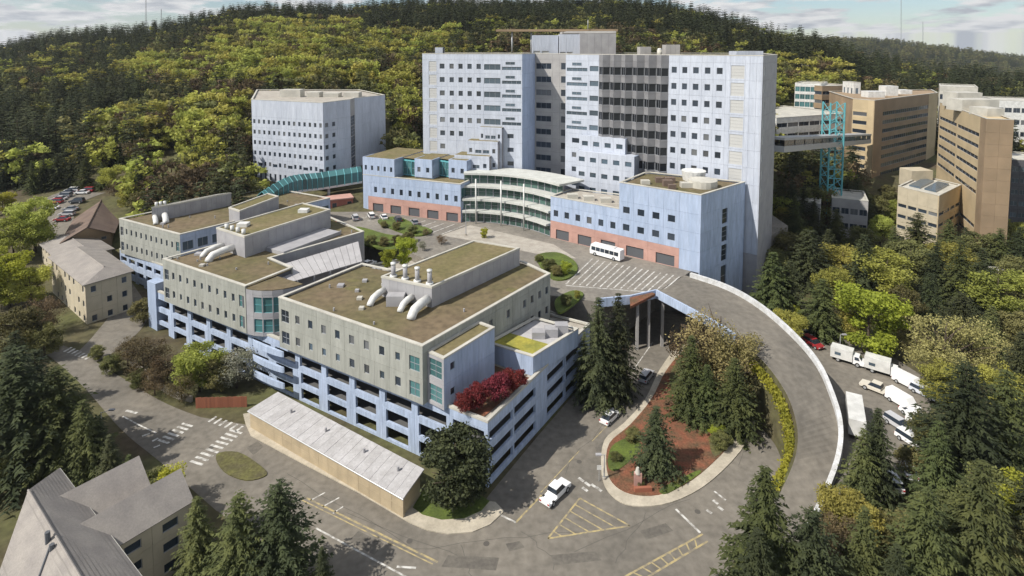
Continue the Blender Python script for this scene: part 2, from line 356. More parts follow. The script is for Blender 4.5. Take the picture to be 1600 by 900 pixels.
# ------------------------------------------------------------------ terrain, roads, plaza
def terrain():
    ts = np.linspace(-1.7, 1.7, 171); ds = np.concatenate([np.linspace(15, 230, 110), np.geomspace(234, 5000, 110)])
    vs = [(t * d, d, gz(t * d, d)) for d in ds for t in ts]; n = len(ts)
    fs = [(r * n + c, r * n + c + 1, (r + 1) * n + c + 1, (r + 1) * n + c) for r in range(len(ds) - 1) for c in range(n - 1)]
    o = link('terrain', mesh('terrain', vs, fs, M_ground, smooth=True)); tag(o, kind='structure'); return o
terrain()
def sheet(name, pts, z, m, parent=None, kind='structure', z0=None):
    b = MB()
    if z0 is None: b.poly([(p[0], p[1], z) for p in pts])
    else: b.prism(pts, z0, z)
    o = b.build(name, m, parent)
    if parent is None: tag(o, kind=kind)
    return o
def smooth_pts(pts, n=4, closed=False):
    P = [Vector(p) for p in pts]; out = []; k = len(P)
    rng = range(k) if closed else range(k - 1)
    for i in rng:
        p0, p1, p2, p3 = (P[(i - 1) % k], P[i], P[(i + 1) % k], P[(i + 2) % k]) if closed else (P[max(i - 1, 0)], P[i], P[i + 1], P[min(i + 2, k - 1)])
        for q in range(n):
            t = q / n; out.append(0.5 * ((2 * p1) + (p2 - p0) * t + (2 * p0 - 5 * p1 + 4 * p2 - p3) * t * t + (3 * p1 - p0 - 3 * p2 + p3) * t ** 3))
    if not closed: out.append(P[-1])
    return out
def strip(name, A, B, m, zoff=0.05, across=6, n=5, parent=None, zfn=None):
    A = smooth_pts(A, n); B = smooth_pts(B, n); vs = []; w = across + 1
    for a, b in zip(A, B):
        for q in range(w):
            p = a.lerp(b, q / across); z = (zfn or gz)(p.x, p.y) if len(p) == 2 else p.z
            vs.append((p.x, p.y, z + zoff))
    fs = [(r * w + c, (r + 1) * w + c, (r + 1) * w + c + 1, r * w + c + 1) for r in range(len(A) - 1) for c in range(across)]
    o = link(name, mesh(name, vs, fs, m), None, parent)
    if parent is None: tag(o, kind='structure')
    return o
g2 = lambda l, z=0.0: [G(x, y, z) for x, y in l]
road = sheet('road', g2([(288, 648), (385, 664), (520, 735), (640, 800), (690, 815), (740, 810), (764, 774), (840, 682), (916, 594), (985, 545), (1010, 470), (1100, 462), (1150, 500), (1200, 545), (1240, 610), (1258, 670), (1250, 730), (1215, 800), (1150, 870), (1110, 960), (500, 960), (420, 868), (330, 790), (280, 740), (262, 700)]), 0.05, M_asph)
strip('side_road', [GP(x, y).xy for x, y in [(330, 658), (262, 632), (200, 596), (150, 566), (118, 548), (85, 535)]], [GP(x, y).xy for x, y in [(340, 800), (250, 722), (190, 672), (140, 615), (105, 580), (70, 552)]], M_asph, 0.045)
strip('yard_road', [GP(x, y).xy for x, y in [(120, 552), (150, 520), (175, 480), (150, 440), (110, 400), (70, 350)]], [GP(x, y).xy for x, y in [(150, 566), (200, 535), (232, 490), (205, 440), (180, 405), (150, 320)]], M_asph, 0.055)
strip('parking_yard', [GP(x, y).xy for x, y in [(120, 395), (75, 352), (62, 318), (95, 300)]], [GP(x, y).xy for x, y in [(150, 380), (118, 345), (120, 318), (165, 298)]], M_asph, 0.12)
lot = sheet('parking_lot', g2([(1240, 512), (1290, 522), (1345, 540), (1400, 562), (1445, 590), (1455, 640), (1420, 700), (1400, 780), (1310, 800), (1300, 700), (1300, 620), (1265, 560)], 1.0), 1.12, M_asph)

# pavements and planted islands
sheet('pavement', g2([(380, 648), (384, 664), (392, 682), (470, 724), (560, 771), (640, 818), (668, 830), (700, 836), (738, 833), (766, 821), (788, 800), (774, 786), (640, 770), (520, 700), (400, 645)]), 0.19, M_kerb, z0=-0.2)
sheet('corner_lawn', g2([(645, 795), (660, 806), (690, 814), (725, 812), (752, 800), (765, 785), (700, 745), (660, 770)]), 0.24, M_grass, z0=0.0)
sheet('median_lawn', smooth_pts(g2([(338, 712), (372, 708), (408, 730), (416, 744), (385, 752), (350, 738)]), 4, True), 0.20, M_dull, z0=-0.1)
isl = [(940, 742), (944, 690), (975, 662), (1008, 625), (1030, 580), (1058, 545), (1100, 525), (1150, 535), (1178, 575), (1184, 630), (1168, 690), (1112, 752), (1050, 786), (990, 792), (955, 775)]
isl = smooth_pts(g2(isl), 4, True)
sheet('traffic_island', isl, 0.20, M_kerb, z0=-0.1)
bed = [(948, 735), (952, 695), (985, 665), (1018, 625), (1040, 582), (1066, 552), (1100, 535), (1142, 545), (1166, 580), (1168, 630), (1150, 684), (1095, 742), (1042, 772), (995, 776), (962, 762)]
sheet('mulch_bed', smooth_pts(g2(bed), 4, True), 0.27, M_mulch, z0=0.0)
for lb, pts in (('lawn', [(1046, 590), (1070, 556), (1104, 540), (1140, 550), (1160, 585), (1160, 630), (1140, 660), (1110, 668), (1086, 640), (1062, 640)]), ('lawn', [(950, 730), (956, 700), (985, 686), (1002, 700), (985, 722), (962, 738)]), ('lawn', [(1110, 690), (1140, 680), (1146, 690), (1118, 716)]), ('lawn', [(1030, 768), (1060, 752), (1090, 738), (1092, 744), (1044, 773)])):
    sheet(lb, smooth_pts(g2(pts), 4, True), 0.32, M_dull if pts[0][0] > 1040 else M_grass, z0=0.1)
0 and sheet('verge', [GP(x, y).xy for x, y in [(388, 640), (384, 600), (372, 640), (330, 645), (300, 640)]], 0.16, M_mulch, z0=-0.3)

# markings (parts of the road)
def bar(parent, a, b, w, m, z=0.062, name='road_marking'):
    a = Vector((a[0], a[1])); b = Vector((b[0], b[1])); d = (b - a).normalized(); n = Vector((-d.y, d.x)) * w / 2
    q = MB(); q.quad(*[(p.x, p.y, z) for p in (a - n, b - n, b + n, a + n)]); return q.build(name, m, parent)
def line(x0, y0, x1, y1, w=0.22, m=None, parent=None, z=0.0, up=0.062, zz=None):
    return bar(parent or road, G(x0, y0, z), G(x1, y1, z), w, m or M_white, (zz if zz is not None else z + up))
def crosswalk(x0, y0, x1, y1, n, length, w=0.45, up=0.062):
    a, b = G(x0, y0), G(x1, y1); d = (b - a).normalized(); s = Vector((-d.y, d.x)) * length / 2
    for k in range(n):
        p = a.lerp(b, (k + 0.5) / n); bar(road, p - s, p + s, w, M_white, up)
crosswalk(303, 727, 372, 672, 9, 2.6)
crosswalk(252, 693, 296, 662, 6, 2.4, up=0.075)
crosswalk(328, 654, 378, 672, 6, 1.6)
for a in [(478, 778, 684, 879, 0.28, M_yellow), (472, 782, 676, 882, 0.18, M_yellow), (494, 826, 640, 905, 0.25), (620, 886, 650, 888, 0.3), (484, 783, 508, 770, 0.22), (503, 793, 530, 778, 0.22), (520, 803, 536, 792, .2),
          (780, 804, 806, 817, 0.3), (806, 817, 846, 774, 0.28, M_yellow), (906, 779, 984, 822, 0.26, M_yellow), (984, 822, 856, 842, 0.26, M_yellow), (856, 842, 906, 779, 0.26, M_yellow),
          (974, 903, 1098, 835, 0.26, M_yellow), (1004, 907, 1106, 846, 0.26, M_yellow), (1056, 796, 1094, 833, 0.34), (1116, 768, 1134, 782, 0.3), (960, 640, 985, 626, 0.18), (845, 770, 905, 705, 0.16, M_yellow), (925, 690, 962, 652, .16, M_yellow),
          (985, 585, 1020, 535, 0.2), (640, 815, 650, 817, .2)]:
    line(*a)
for k in range(1, 6):
    f = k / 6
    a = G(906, 779).lerp(G(856, 842), 0.12 + 0.85 * f); b = G(984, 822).lerp(G(856, 842), 0.10 + 0.9 * f) if k > 5 else G(906, 779).lerp(G(984, 822), 0.0) .lerp(G(984, 822).lerp(G(856, 842), f), 1.0)
    a = G(906, 779).lerp(G(984, 822), 1 - f) if False else G(906, 779).lerp(G(856, 842), f)
    bar(road, a, G(984, 822).lerp(G(856, 842), f), 0.2, M_yellow, 0.058)
for k in range(1, 9):
    bar(road, G(974, 903).lerp(G(1098, 835), k / 9), G(1004, 907).lerp(G(1106, 846), (k - .6) / 9), 0.2, M_yellow, 0.058)
for x, y in ((908, 750), (918, 757), (928, 760), (936, 765), (914, 765), (1118, 785), (1126, 795), (1108, 800)):
    line(x - 4, y - 3, x + 4, y + 3, 0.45)
for x, y in ((1206, 632), (1210, 640), (1216, 630), (1213, 648), (1205, 645)):
    line(x - 3, y + 2, x + 3, y - 3, 0.3)
side = bpy.data.objects['side_road']
def gline(x0, y0, x1, y1, w, m=None):
    a, b = GP(x0, y0), GP(x1, y1); z = max(a.z, b.z) + 0.06
    d = (b - a).xy.normalized(); n = Vector((-d.y, d.x, 0)) * w / 2; q = MB(); up = Vector((0, 0, .075))
    q.quad(a - n + up, b - n + up, b + n + up, a + n + up); q.build('road_marking', m or M_white, side)
for a in [(192, 651, 218, 665, .25), (218, 665, 244, 677, .25), (197, 642, 214, 646, .5), (222, 682, 234, 678, .4), (238, 690, 247, 685, .4), (240, 700, 250, 696, .3)]: gline(*a)
for k in range(7):
    t = k / 6; gline(100 + 33 * t, 550 + 12 * t, 112 + 30 * t, 543 + 14 * t, 0.5)

# repairs, tar seams and drain covers in the asphalt
M_patch = mat('asphalt_patch', (.150, .137, .117), .92, col2=(.118, .108, .094), scale=.6, coords='World', fine=.2, fscale=2)
M_tar = mat('tar_seam', (.095, .088, .078), .85)
for pts in ([(560, 830), (600, 850), (585, 868), (545, 846)], [(700, 868), (780, 872), (775, 892), (690, 886)], [(420, 762), (452, 778), (440, 792), (408, 774)], [(860, 868), (930, 862), (940, 876), (866, 884)], [(930, 700), (944, 690), (950, 700), (934, 712)], [(1000, 830), (1040, 818), (1052, 830), (1010, 844)], [(790, 850), (812, 846), (820, 856), (796, 862)], [(975, 630), (992, 616), (1000, 622), (984, 640)], [(385, 700), (402, 690), (412, 698), (396, 712)]):
    sheet('road_patch', g2(pts), 0.055, M_patch, road)
gt = random.Random(5)
for (x0, y0, x1, y1) in ((540, 800, 760, 890), (640, 860, 900, 830), (900, 860, 1080, 780), (820, 830, 870, 890), (450, 740, 640, 850), (880, 740, 985, 610), (300, 700, 400, 720), (1150, 730, 1195, 600), (720, 850, 740, 905), (1010, 800, 960, 880)):
    n = 7; P = [G(lerp(x0, x1, k / n) + gt.uniform(-6, 6), lerp(y0, y1, k / n) + gt.uniform(-3, 3)) for k in range(n + 1)]
    q = MB()
    for a, c in zip(P, P[1:]):
        d = (c - a).normalized(); nn = Vector((-d.y, d.x)) * .035; q.quad(*[(p.x, p.y, .053) for p in (a - nn, c - nn, c + nn, a + nn)])
    q.build('tar_seam', M_tar, road)
for x, y in ((640, 846), (905, 722), (760, 850), (450, 800), (330, 700), (1090, 800), (1000, 600)):
    p = G(x, y); q = MB(); q.poly([(p.x + .42 * math.cos(a), p.y + .42 * math.sin(a), .057) for a in [6.283 * k / 14 for k in range(14)]]); q.build('manhole_cover', M_tar, road)

# plaza on its retaining walls, and the deck over the service road
PZ = 12.0
plaza_poly = [Vector(p) for p in [(18, 119.5), (25, 128), (36, 141), (46, 139), (62, 150), (84, 172), (86, 232), (-66, 232), (-104, 222), (-98, 196), (-74, 176), (-58, 178), (-40, 158), (-28, 150), (-12, 134), (4, 124)]]
plaza = sheet('plaza', plaza_poly, PZ, M_asph2, z0=-6)
rstat = [((1025, 458), (1070, 430), 12.0), ((1085, 490), (1135, 452), 12.0), ((1140, 522), (1187, 482), 11.4), ((1190, 562), (1237, 525), 10.2), ((1226, 610), (1277, 572), 8.4), ((1243, 655), (1301, 625), 6.3), ((1246, 695), (1313, 672), 4.2), ((1234, 738), (1309, 722), 2.2), ((1205, 792), (1286, 785), 0.7), ((1150, 862), (1250, 862), 0.10)]
rin = smooth_pts([Vector((*G(*a, z), z)) for a, b, z in rstat], 5); rout = smooth_pts([Vector((*G(*b, z), z)) for a, b, z in rstat], 5)
deckp = [Vector(p) for p in [(18, 119.4)]] + g2([(985, 467), (1025, 458)], PZ) + [Vector((38.2, 131)), G(1070, 430, PZ), Vector((46, 139)), Vector((36, 141)), Vector((25, 128))]
b = MB(); b.prism(deckp, PZ - 1.3, PZ + 0.004); tag(b.build('bridge_deck', M_asph2), kind='structure')
b = MB(); n = len(rin)
for i in range(n - 1):
    a, c, d, e = rin[i], rin[i + 1], rout[i + 1], rout[i]; u = Vector((0, 0, 0.012))
    b.quad(a + u, c + u, d + u, e + u, 0)
    t = 1.2 if i < 14 else 14
    lo = lambda p: Vector((p.x, p.y, max(p.z - t, -0.5)))
    b.quad(lo(a), lo(c), c + u, a + u, 1); b.quad(lo(d), lo(e), e + u, d + u, 1); b.quad(lo(e), lo(d), lo(c), lo(a), 1)
    if i in (13,): b.quad(lo(rin[14]), lo(rout[14]), rout[14], rin[14], 1)
a, d = rin[14], rout[14]; b.quad(Vector((a.x, a.y, -0.5)), Vector((d.x, d.y, -0.5)), d, a, 1)
ramp = tag(b.build('ramp', [M_asph, M_conc]), kind='structure')
def wallpath(pts, h, w, m, parent, name, below=0.0):
    b = MB(); P = [Vector(p) for p in pts]; L, Rr = [], []
    for i, p in enumerate(P):
        d = (P[min(i + 1, len(P) - 1)] - P[max(i - 1, 0)]).xy.normalized(); nn = Vector((-d.y, d.x, 0)) * w / 2
        L.append(p + nn); Rr.append(p - nn)
    H = Vector((0, 0, h)); B0 = Vector((0, 0, -below))
    for i in range(len(P) - 1):
        b.quad(Rr[i] + B0, Rr[i + 1] + B0, Rr[i + 1] + H, Rr[i] + H); b.quad(L[i + 1] + B0, L[i] + B0, L[i] + H, L[i + 1] + H); b.quad(Rr[i] + H, Rr[i + 1] + H, L[i + 1] + H, L[i] + H)
    b.quad(L[0] + B0, Rr[0] + B0, Rr[0] + H, L[0] + H); b.quad(Rr[-1] + B0, L[-1] + B0, L[-1] + H, Rr[-1] + H)
    return b.build(name, m, parent)
M_parap = mat('worn_white_concrete', (.60, .61, .62), .8, col2=(.47, .47, .46), scale=.8, coords='World', fine=.15, fscale=4, rand=.05)
for k in range(1, 43): wallpath([rout[k].lerp(rout[k + 1], .012), rout[k].lerp(rout[k + 1], .5), rout[k].lerp(rout[k + 1], .988)], 1.05, 0.7, M_parap, ramp, 'parapet', 0.6)
wallpath(rin[0:12], 0.8, 0.4, M_blue2, ramp, 'parapet', 1.0)
fr = [Vector((*p, PZ)) for p in [Vector((18.2, 119.2))] + g2([(985, 467), (1025, 458)], PZ)]
wallpath(fr, 0.8, 0.4, M_blue2, bpy.data.objects['bridge_deck'], 'parapet', 1.1)
for (x, y) in ((1000, 470), (1018, 466), (1040, 466)):       # columns under the deck
    p = G(x, y, PZ); q = MB(); q.prism([(p.x - .3, p.y + 2), (p.x + .3, p.y + 2), (p.x + .3, p.y + 2.6), (p.x - .3, p.y + 2.6)], 0, PZ - 1.3); q.build('column', M_core, bpy.data.objects['bridge_deck'])
# plaza markings
for k in range(15):
    t = k / 14
    line(lerp(884, 1034, t), lerp(444, 456, t), lerp(926, 1062, t), lerp(404, 432, t), 0.3, None, plaza, PZ, 0.014)
for k in range(10):
    t = k / 9
    line(lerp(560, 690, t), lerp(342, 366, t), lerp(590, 726, t), lerp(335, 352, t), 0.3, None, plaza, PZ, 0.014)
bar(plaza, G(884, 446, PZ), G(1034, 458, PZ), 0.3, M_white, PZ + 0.010, 'road_marking')
def plazapatch(name, pts, m, h=0.2, sm=True):
    P = g2(pts, PZ); P = smooth_pts(P, 4, True) if sm else P
    return sheet(name, P, PZ + h, m, z0=PZ - 0.1)
plazapatch('planter_bed', [(838, 402), (870, 396), (896, 408), (902, 424), (884, 438), (858, 434)], M_grass, 0.35)
plazapatch('planter_bed', [(868, 470), (895, 456), (912, 462), (890, 482), (872, 490)], M_grass, 0.35)
plazapatch('planter_bed', [(985, 482), (984, 466), (1018, 459), (1024, 462)], M_mulch, 0.45, False)
plazapatch('lawn_bed', [(535, 362), (560, 356), (605, 368), (640, 372), (648, 384), (610, 392), (560, 380)], M_grass, 0.4)
plazapatch('lawn_bed', [(590, 346), (620, 340), (650, 352), (676, 362), (650, 370), (610, 358)], M_grass, 0.38)
plazapatch('paved_walk', [(690, 368), (735, 352), (865, 382), (900, 404), (845, 398), (760, 380)], M_conc, 0.06, False)
# ------------------------------------------------------------------ research blocks on the garage
e2 = Vector((0.60, 0.80))
def V3_(p, z): return Vector((p[0], p[1], z))
def V2(p): return Vector((p[0], p[1]))
def quadpoly(L, N, depth, d=e2): return [V2(L), V2(N), V2(N) + d * depth, V2(L) + d * depth]
ZR, ZP = 19.5, 10.0
AL, AN, AR = G(435, 465, ZR), G(660, 542, ZR), G(860, 428, ZR)
pA = [G(596, 432, 23.0), G(675, 481, ZR - .35), G(812, 415, ZR - .35)]; pA.append(pA[0] + pA[2] - pA[1])
A_poly = [AL, AN, AR, pA[2] + e2 * 1.6, pA[3] + e2 * 1.6 + Vector((-.5, .4)), Vector((-18.6, 118.2)), Vector((-26, 118.4)), Vector((-32.4, 121.6))]
def block_windows(ncol, faint=()):
    def fn(r, c):
        if r > 1: return None
        if c in (0, ncol - 1): return (0.2, 0.82, 0.22, 0.80, dict(g=M_teal if c else M_glass, nx=2, nz=2))
        if (r, c) in faint: return (0.36, 0.64, 0.40, 0.72, dict(g=M_glass2))
        return (0.33, 0.67, 0.36, 0.74)
    return fn
rows2 = [4.15, 4.15, 1.2]
blkA = building('research_block', 'nearest beige block on the blue garage, with flues and white ducts on its roof', 'building', A_poly, ZP, ZR)
facade(blkA, AL, AN, ZP, rows2, [1] * 10, block_windows(10, {(0, 3), (0, 4), (0, 7), (1, 8), (0, 2)}), M_beige)
facade(blkA, AN, AR, ZP, rows2, [1] * 14, lambda r, c: None if r > 1 or c < 5 or c in (7, 9) else (0.3, 0.7, 0.36, 0.74), M_beige)
d1 = (AR - AN).normalized(); n1_ = Vector((d1.y, -d1.x))
tb = [AN + d1 * 1.0, AN + d1 * 1.0 + n1_ * 3.6, AN + d1 * 13.5 + n1_ * 3.6, AN + d1 * 13.5]
bb = MB(); bb.prism(inset(tb, 0.3), ZP, 18.0); bb.build('stair_bay', M_dark, blkA)
facade(blkA, tb[0], tb[1], ZP, [4, 4.2], [1], lambda r, c: (0.12, 0.88, 0.15, 0.85, dict(g=M_teal, nx=2, nz=3)), M_greyw)
facade(blkA, tb[1], tb[2], ZP, [4, 4.2], [1, 1, 1], lambda r, c: (0.35, 0.6, 0.4, 0.7) if c == 0 else None, M_blue)
ring(blkA, tb, 18.2, 18.45, 0.5, M_coping, 'coping'); sheet('bay_roof', inset(tb, 0.4), 18.12, M_roof2, blkA)
def penthouse(root, poly, z0, z1, m=M_greyw, roofm=M_roof2, ncol=(6, 12)):
    b = MB(); b.prism(inset(poly, 0.25), z0, z1 - 0.25); b.build('penthouse', M_dark, root)
    facade(root, poly[0], poly[1], z0, [z1 - z0], [1] * ncol[0], lambda r, c: None, m)
    facade(root, poly[1], poly[2], z0, [z1 - z0], [1] * ncol[1], lambda r, c: None, m)
    sheet('penthouse_roof', inset(poly, 0.3), z1 - 0.12, roofm, root); ring(root, poly, z1 - 0.3, z1 + 0.12, 0.4, M_coping)
ZT = ZR - 0.35
penthouse(blkA, pA, ZT, 23.0)
def duct(root, pts, rad, m=M_whitem, name='duct', nn=12):
    b = MB(); b.tube(pts, rad, nn); return b.build(name, m, root, smooth=True)
f0, f1 = pA[0], pA[1]; fd = (f1 - f0).normalized(); fn_ = Vector((fd.y, -fd.x))
for t in (0.18, 0.42, 0.66, 0.9):
    p = f0.lerp(f1, t) - fn_ * 1.0
    o = duct(blkA, [(p.x, p.y, 22.7), (p.x, p.y, 25.4)], 0.42, M_greyw, 'flue'); duct(o, [(p.x, p.y, 22.9), (p.x, p.y, 23.3)], 0.7, M_whitem, 'flue_base'); duct(o, [(p.x, p.y, 25.3), (p.x, p.y, 25.7)], 0.5, M_whitem, 'flue_cap')
for t, L, w in ((0.05, 3.2, .62), (0.62, 2.8, 0.58), (0.92, 4.2, .80)):
    p = f0.lerp(f1, t); q = p + fn_ * L
    duct(blkA, [(p.x, p.y, ZT + w + .7), ((p.x + q.x) / 2, (p.y + q.y) / 2, ZT + w + .7), (q.x, q.y, ZT + w + .4), (q.x + fn_.x * .8, q.y + fn_.y * .8, ZT + w * .5), (q.x + fn_.x * 1.0, q.y + fn_.y * 1.0, ZT - .05)], w)
p = f0.lerp(f1, 0.4) + fn_ * 1.6; bb = MB(); bb.box(p.x - 1.6, p.y - 1, ZT - .02, p.x + 1.6, p.y + 1, ZT + 1.9); bb.build('air_handler', M_greyw, blkA)

BL, BN = G(254, 405, ZR), G(383, 448, ZR)
B_poly = [BL, BN, Vector((-46.5, 119.3)), Vector((-53.5, 124.8)), Vector((-37.5, 143.2)), BL + e2 * 42]
blkB = building('research_block', 'middle beige block of the three on the blue garage, with a curved teal corner', 'building', B_poly, ZP, ZR)
facade(blkB, BL, BN, ZP, rows2, [1] * 11, block_windows(11, {(1, 3), (1, 5), (1, 7), (0, 2)}), M_beige)
cen = BN + e2 * 6 + Vector((-.8, .6)) * 0
arc = []
ed = (BN - BL).normalized()
for k in range(7):
    a = -math.pi / 2 + math.pi * 0.5 * k / 6
    arc.append(BN + e2 * 7 + ed * (7.4 * math.cos(a) * 1.0) + e2 * (7 * math.sin(a)))
arc = [BN + ed * 0.2] + arc[1:] 
for k in range(len(arc) - 1):
    facade(blkB, arc[k], arc[k + 1], ZP, [3.8, 4.4, 1.0], [1], lambda r, c: (0.06, 0.94, 0.2, 0.9, dict(g=M_teal, nz=2)) if r < 2 and k > 0 else None, M_greyw, fm=M_tealm)
bb = MB(); bb.prism([BN - ed * 1] + inset(arc + [BN + e2 * 7], .3)[1:], ZP, ZR - 0.4); bb.build('bay_core', M_dark, blkB)
bb = MB(); bb.prism([BN + ed * .3] + arc[1:] + [BN + e2 * 7 - ed * .2], ZR - 0.38, ZR - 0.2); bb.build('bay_roof', M_roof, blkB)
facade(blkB, B_poly[2], B_poly[3], ZP, rows2, [1] * 3, lambda r, c: None, M_beige)
facade(blkB, B_poly[3], B_poly[4], ZP, rows2, [1] * 8, lambda r, c: None, M_greyw)
pB = [G(338, 356, 24.0), G(383, 403, ZT), G(517, 356, ZT)]; pB.append(pB[0] + pB[2] - pB[1]); penthouse(blkB, pB, ZT, 24.0)
pB2 = [G(358, 345, ZT), G(375, 351, ZT), G(436, 326, ZT)]; pB2.append(pB2[0] + pB2[2] - pB2[1])
f0, f1 = pB[0], pB[1]; fd = (f1 - f0).normalized(); fn_ = Vector((fd.y, -fd.x))
for t, L, w in ((0.25, 4.0, .62), (0.6, 4.8, .80)):
    p = f0.lerp(f1, t); q = p + fn_ * L
    duct(blkB, [(p.x, p.y, ZT + w + .7), ((p.x + q.x) / 2, (p.y + q.y) / 2, ZT + w + .7), (q.x, q.y, ZT + w + .4), (q.x + fn_.x * .8, q.y + fn_.y * .8, ZT + w * .5), (q.x + fn_.x, q.y + fn_.y, ZT - .05)], w)
for t in (.2, .4, .6, .8):
    p = f0.lerp(f1, t) - fn_ * 1.2; o = duct(blkB, [(p.x, p.y, 23.7), (p.x, p.y, 25.0)], 0.45, M_whitem, 'flue')
for t, s in ((.18, .35), (.8, .6)):
    p = pB[0].lerp(pB[3], t).lerp(pB[1].lerp(pB[2], t), s); bb = MB(); bb.box(p.x - 1.2, p.y - 1, 23.8, p.x + 1.2, p.y + 1, 24.7); bb.build('roof_vent', M_whitem, blkB)
lw = [G(443, 392, ZR + .8), G(532, 360, ZR + .8)]; ld = (lw[1] - lw[0]).normalized(); ln = Vector((-ld.y, ld.x))
facade(blkB, lw[0], lw[1], 16.5, [3.6], [1] * 8, lambda r, c: (0.15, 0.85, 0.2, 0.75, dict(g=M_teal, nx=2)) if c > 3 else None, M_greyw)
bb = MB(); bb.prism([lw[0] + ln * .3, lw[1] + ln * .3, lw[1] + ln * 6, lw[0] + ln * 6], 16.5, 20.0); bb.build('clerestory', M_greyw, blkB)

CL, CN = G(186, 342, ZR), G(281, 367, ZR)
C_poly = quadpoly(CL, CN, 44)
blkC = building('research_block', 'farthest beige block on the blue garage, beside the brown roofed house', 'building', C_poly, ZP, ZR)
facade(blkC, CL, CN, ZP, rows2, [1] * 12, block_windows(12), M_beige)
facade(blkC, CN, C_poly[2], ZP, rows2, [1] * 12, lambda r, c: (0.15, 0.85, 0.25, 0.8, dict(g=M_glass2, nx=2)) if r < 2 else None, M_blue)
pC = [G(237, 324, 23), G(264, 342, ZT), G(362, 321, ZT)]; pC.append(pC[0] + pC[2] - pC[1]); penthouse(blkC, pC, ZT, 23.0)
penthouse(blkC, pB2, ZT, 22.8)
f0, f1 = pC[0], pC[1]; fd = (f1 - f0).normalized(); fn_ = Vector((fd.y, -fd.x))
for t, L, w in ((0.15, 2.8, .6), (0.75, 3.0, .75)):
    p = f0.lerp(f1, t); q = p + fn_ * L
    duct(blkC, [(p.x, p.y, ZT + w + .6), ((p.x + q.x) / 2, (p.y + q.y) / 2, ZT + w + .6), (q.x, q.y, ZT + w + .4), (q.x + fn_.x * .8, q.y + fn_.y * .8, ZT + w * .5), (q.x + fn_.x, q.y + fn_.y, ZT - .05)], w)
for t in (.3, .55, .8):
    p = f0.lerp(f1, t) - fn_ * 1.0; duct(blkC, [(p.x, p.y, 22.8), (p.x, p.y, 24.0)], 0.4, M_whitem, 'flue')

# long sloping metal canopy between two blocks
cq = [G(405, 424, 18.6), G(432, 447, 18.0), G(566, 408, 18.0), G(560, 377, 18.6)]
cn = centroid(cq); can = thing('walkway_canopy', 'long pale sloping metal canopy between the near and middle beige blocks', 'canopy', (cn.x, cn.y, 10))
NS = 14
for k in range(NS):
    t0, t1 = k / NS + 0.002, (k + 1) / NS - 0.002
    a, b_, c, d = cq[1].lerp(cq[2], t0), cq[1].lerp(cq[2], t1), cq[0].lerp(cq[3], t1), cq[0].lerp(cq[3], t0)
    bb = MB(); bb.prism([a, b_, c, d], [17.85, 17.85, 18.45, 18.45], [18.0, 18.0, 18.6, 18.6]); bb.build('roof_panel', M_shed, can)
for k in range(6):
    for q in (cq[1].lerp(cq[2], .03 + .94 * k / 5), cq[0].lerp(cq[3], .03 + .94 * k / 5)):
        bb = MB(); bb.prism([(q.x - .2, q.y - .0), (q.x + .2, q.y), (q.x + .2, q.y + .4), (q.x - .2, q.y + .4)], 9.9, 17.9); bb.build('post', M_greyw, can)
bb = MB(); fdir = (cq[2] - cq[1]).normalized(); nn_ = Vector((-fdir.y, fdir.x)); a, c = cq[1] + nn_ * 2, cq[2] + nn_ * 2
bb.prism([a, c, c + nn_ * 4, a + nn_ * 4], 9.9, 17.7); bb.build('link_wall', M_greyw, can)

# ------------------------------------------------------------------ parking garage
gC = G(762, 663, ZP); gA = G(440, 552, ZP); gBr = G(388, 524, ZP); gBl = G(240, 455, ZP); gCr = G(279, 432, ZP) ; gCl = G(187, 391, ZP)
gR = G(922, 509, ZP)
gCr = CN + Vector((.2, -.9)); gR2 = gR + e2 * 2
g_poly = [gCl, gCr, gBl, gC, gR, gR + Vector((-14, 8)), AR + e2 * 2, Vector((-7, 133)), Vector((-27, 150)), Vector((-36, 145)), B_poly[5] + e2 * 2, C_poly[2], C_poly[3]]
c0 = centroid(g_poly); garage = thing('parking_garage', 'long light blue open-sided parking garage under the beige blocks', 'garage', (c0.x, c0.y, 0))
deckin = inset(g_poly, 0.31)
bb = MB(); bb.prism(deckin, ZP - 0.45, ZP - 0.06); bb.build('deck', M_conc, garage)
for z in (3.0, 6.0):
    bb = MB(); bb.prism(inset(g_poly, 0.35), z - 0.3, z); bb.build('floor_slab', mat('shade_dark_floor', (.11, .11, .11), .9), garage)  # slabs darkened so the shade between floors is in their colour
bb = MB(); bb.prism(inset(g_poly, 12.0), -0.5, ZP - 0.46); bb.build('core', mat('shade_dark_core', (.035, .037, .042), .9), garage)  # near-black colour stands in for deep shade behind the openings
rg = [3.0, 3.0, 3.0, 1.15]
def gopen(u0=.10, u1=.90, lo=.34, hi=.86):
    def fn(r, c): return None if r == 3 else (u0, u1, lo, hi, dict(open=True))
    return fn
Lfront = (gC - gBl).length
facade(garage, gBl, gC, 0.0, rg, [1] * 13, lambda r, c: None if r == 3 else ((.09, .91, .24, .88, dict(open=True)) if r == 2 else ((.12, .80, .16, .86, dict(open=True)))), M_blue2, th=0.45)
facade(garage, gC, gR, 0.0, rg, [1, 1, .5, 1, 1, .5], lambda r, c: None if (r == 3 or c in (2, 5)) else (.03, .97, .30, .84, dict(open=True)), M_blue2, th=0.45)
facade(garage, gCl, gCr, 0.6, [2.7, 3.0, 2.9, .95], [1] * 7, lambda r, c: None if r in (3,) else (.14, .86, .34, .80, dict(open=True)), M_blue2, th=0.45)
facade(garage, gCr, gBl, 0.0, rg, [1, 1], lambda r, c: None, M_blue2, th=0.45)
ring(garage, g_poly, ZP + 0.16, ZP + 0.55, 0.5, M_coping, 'parapet')
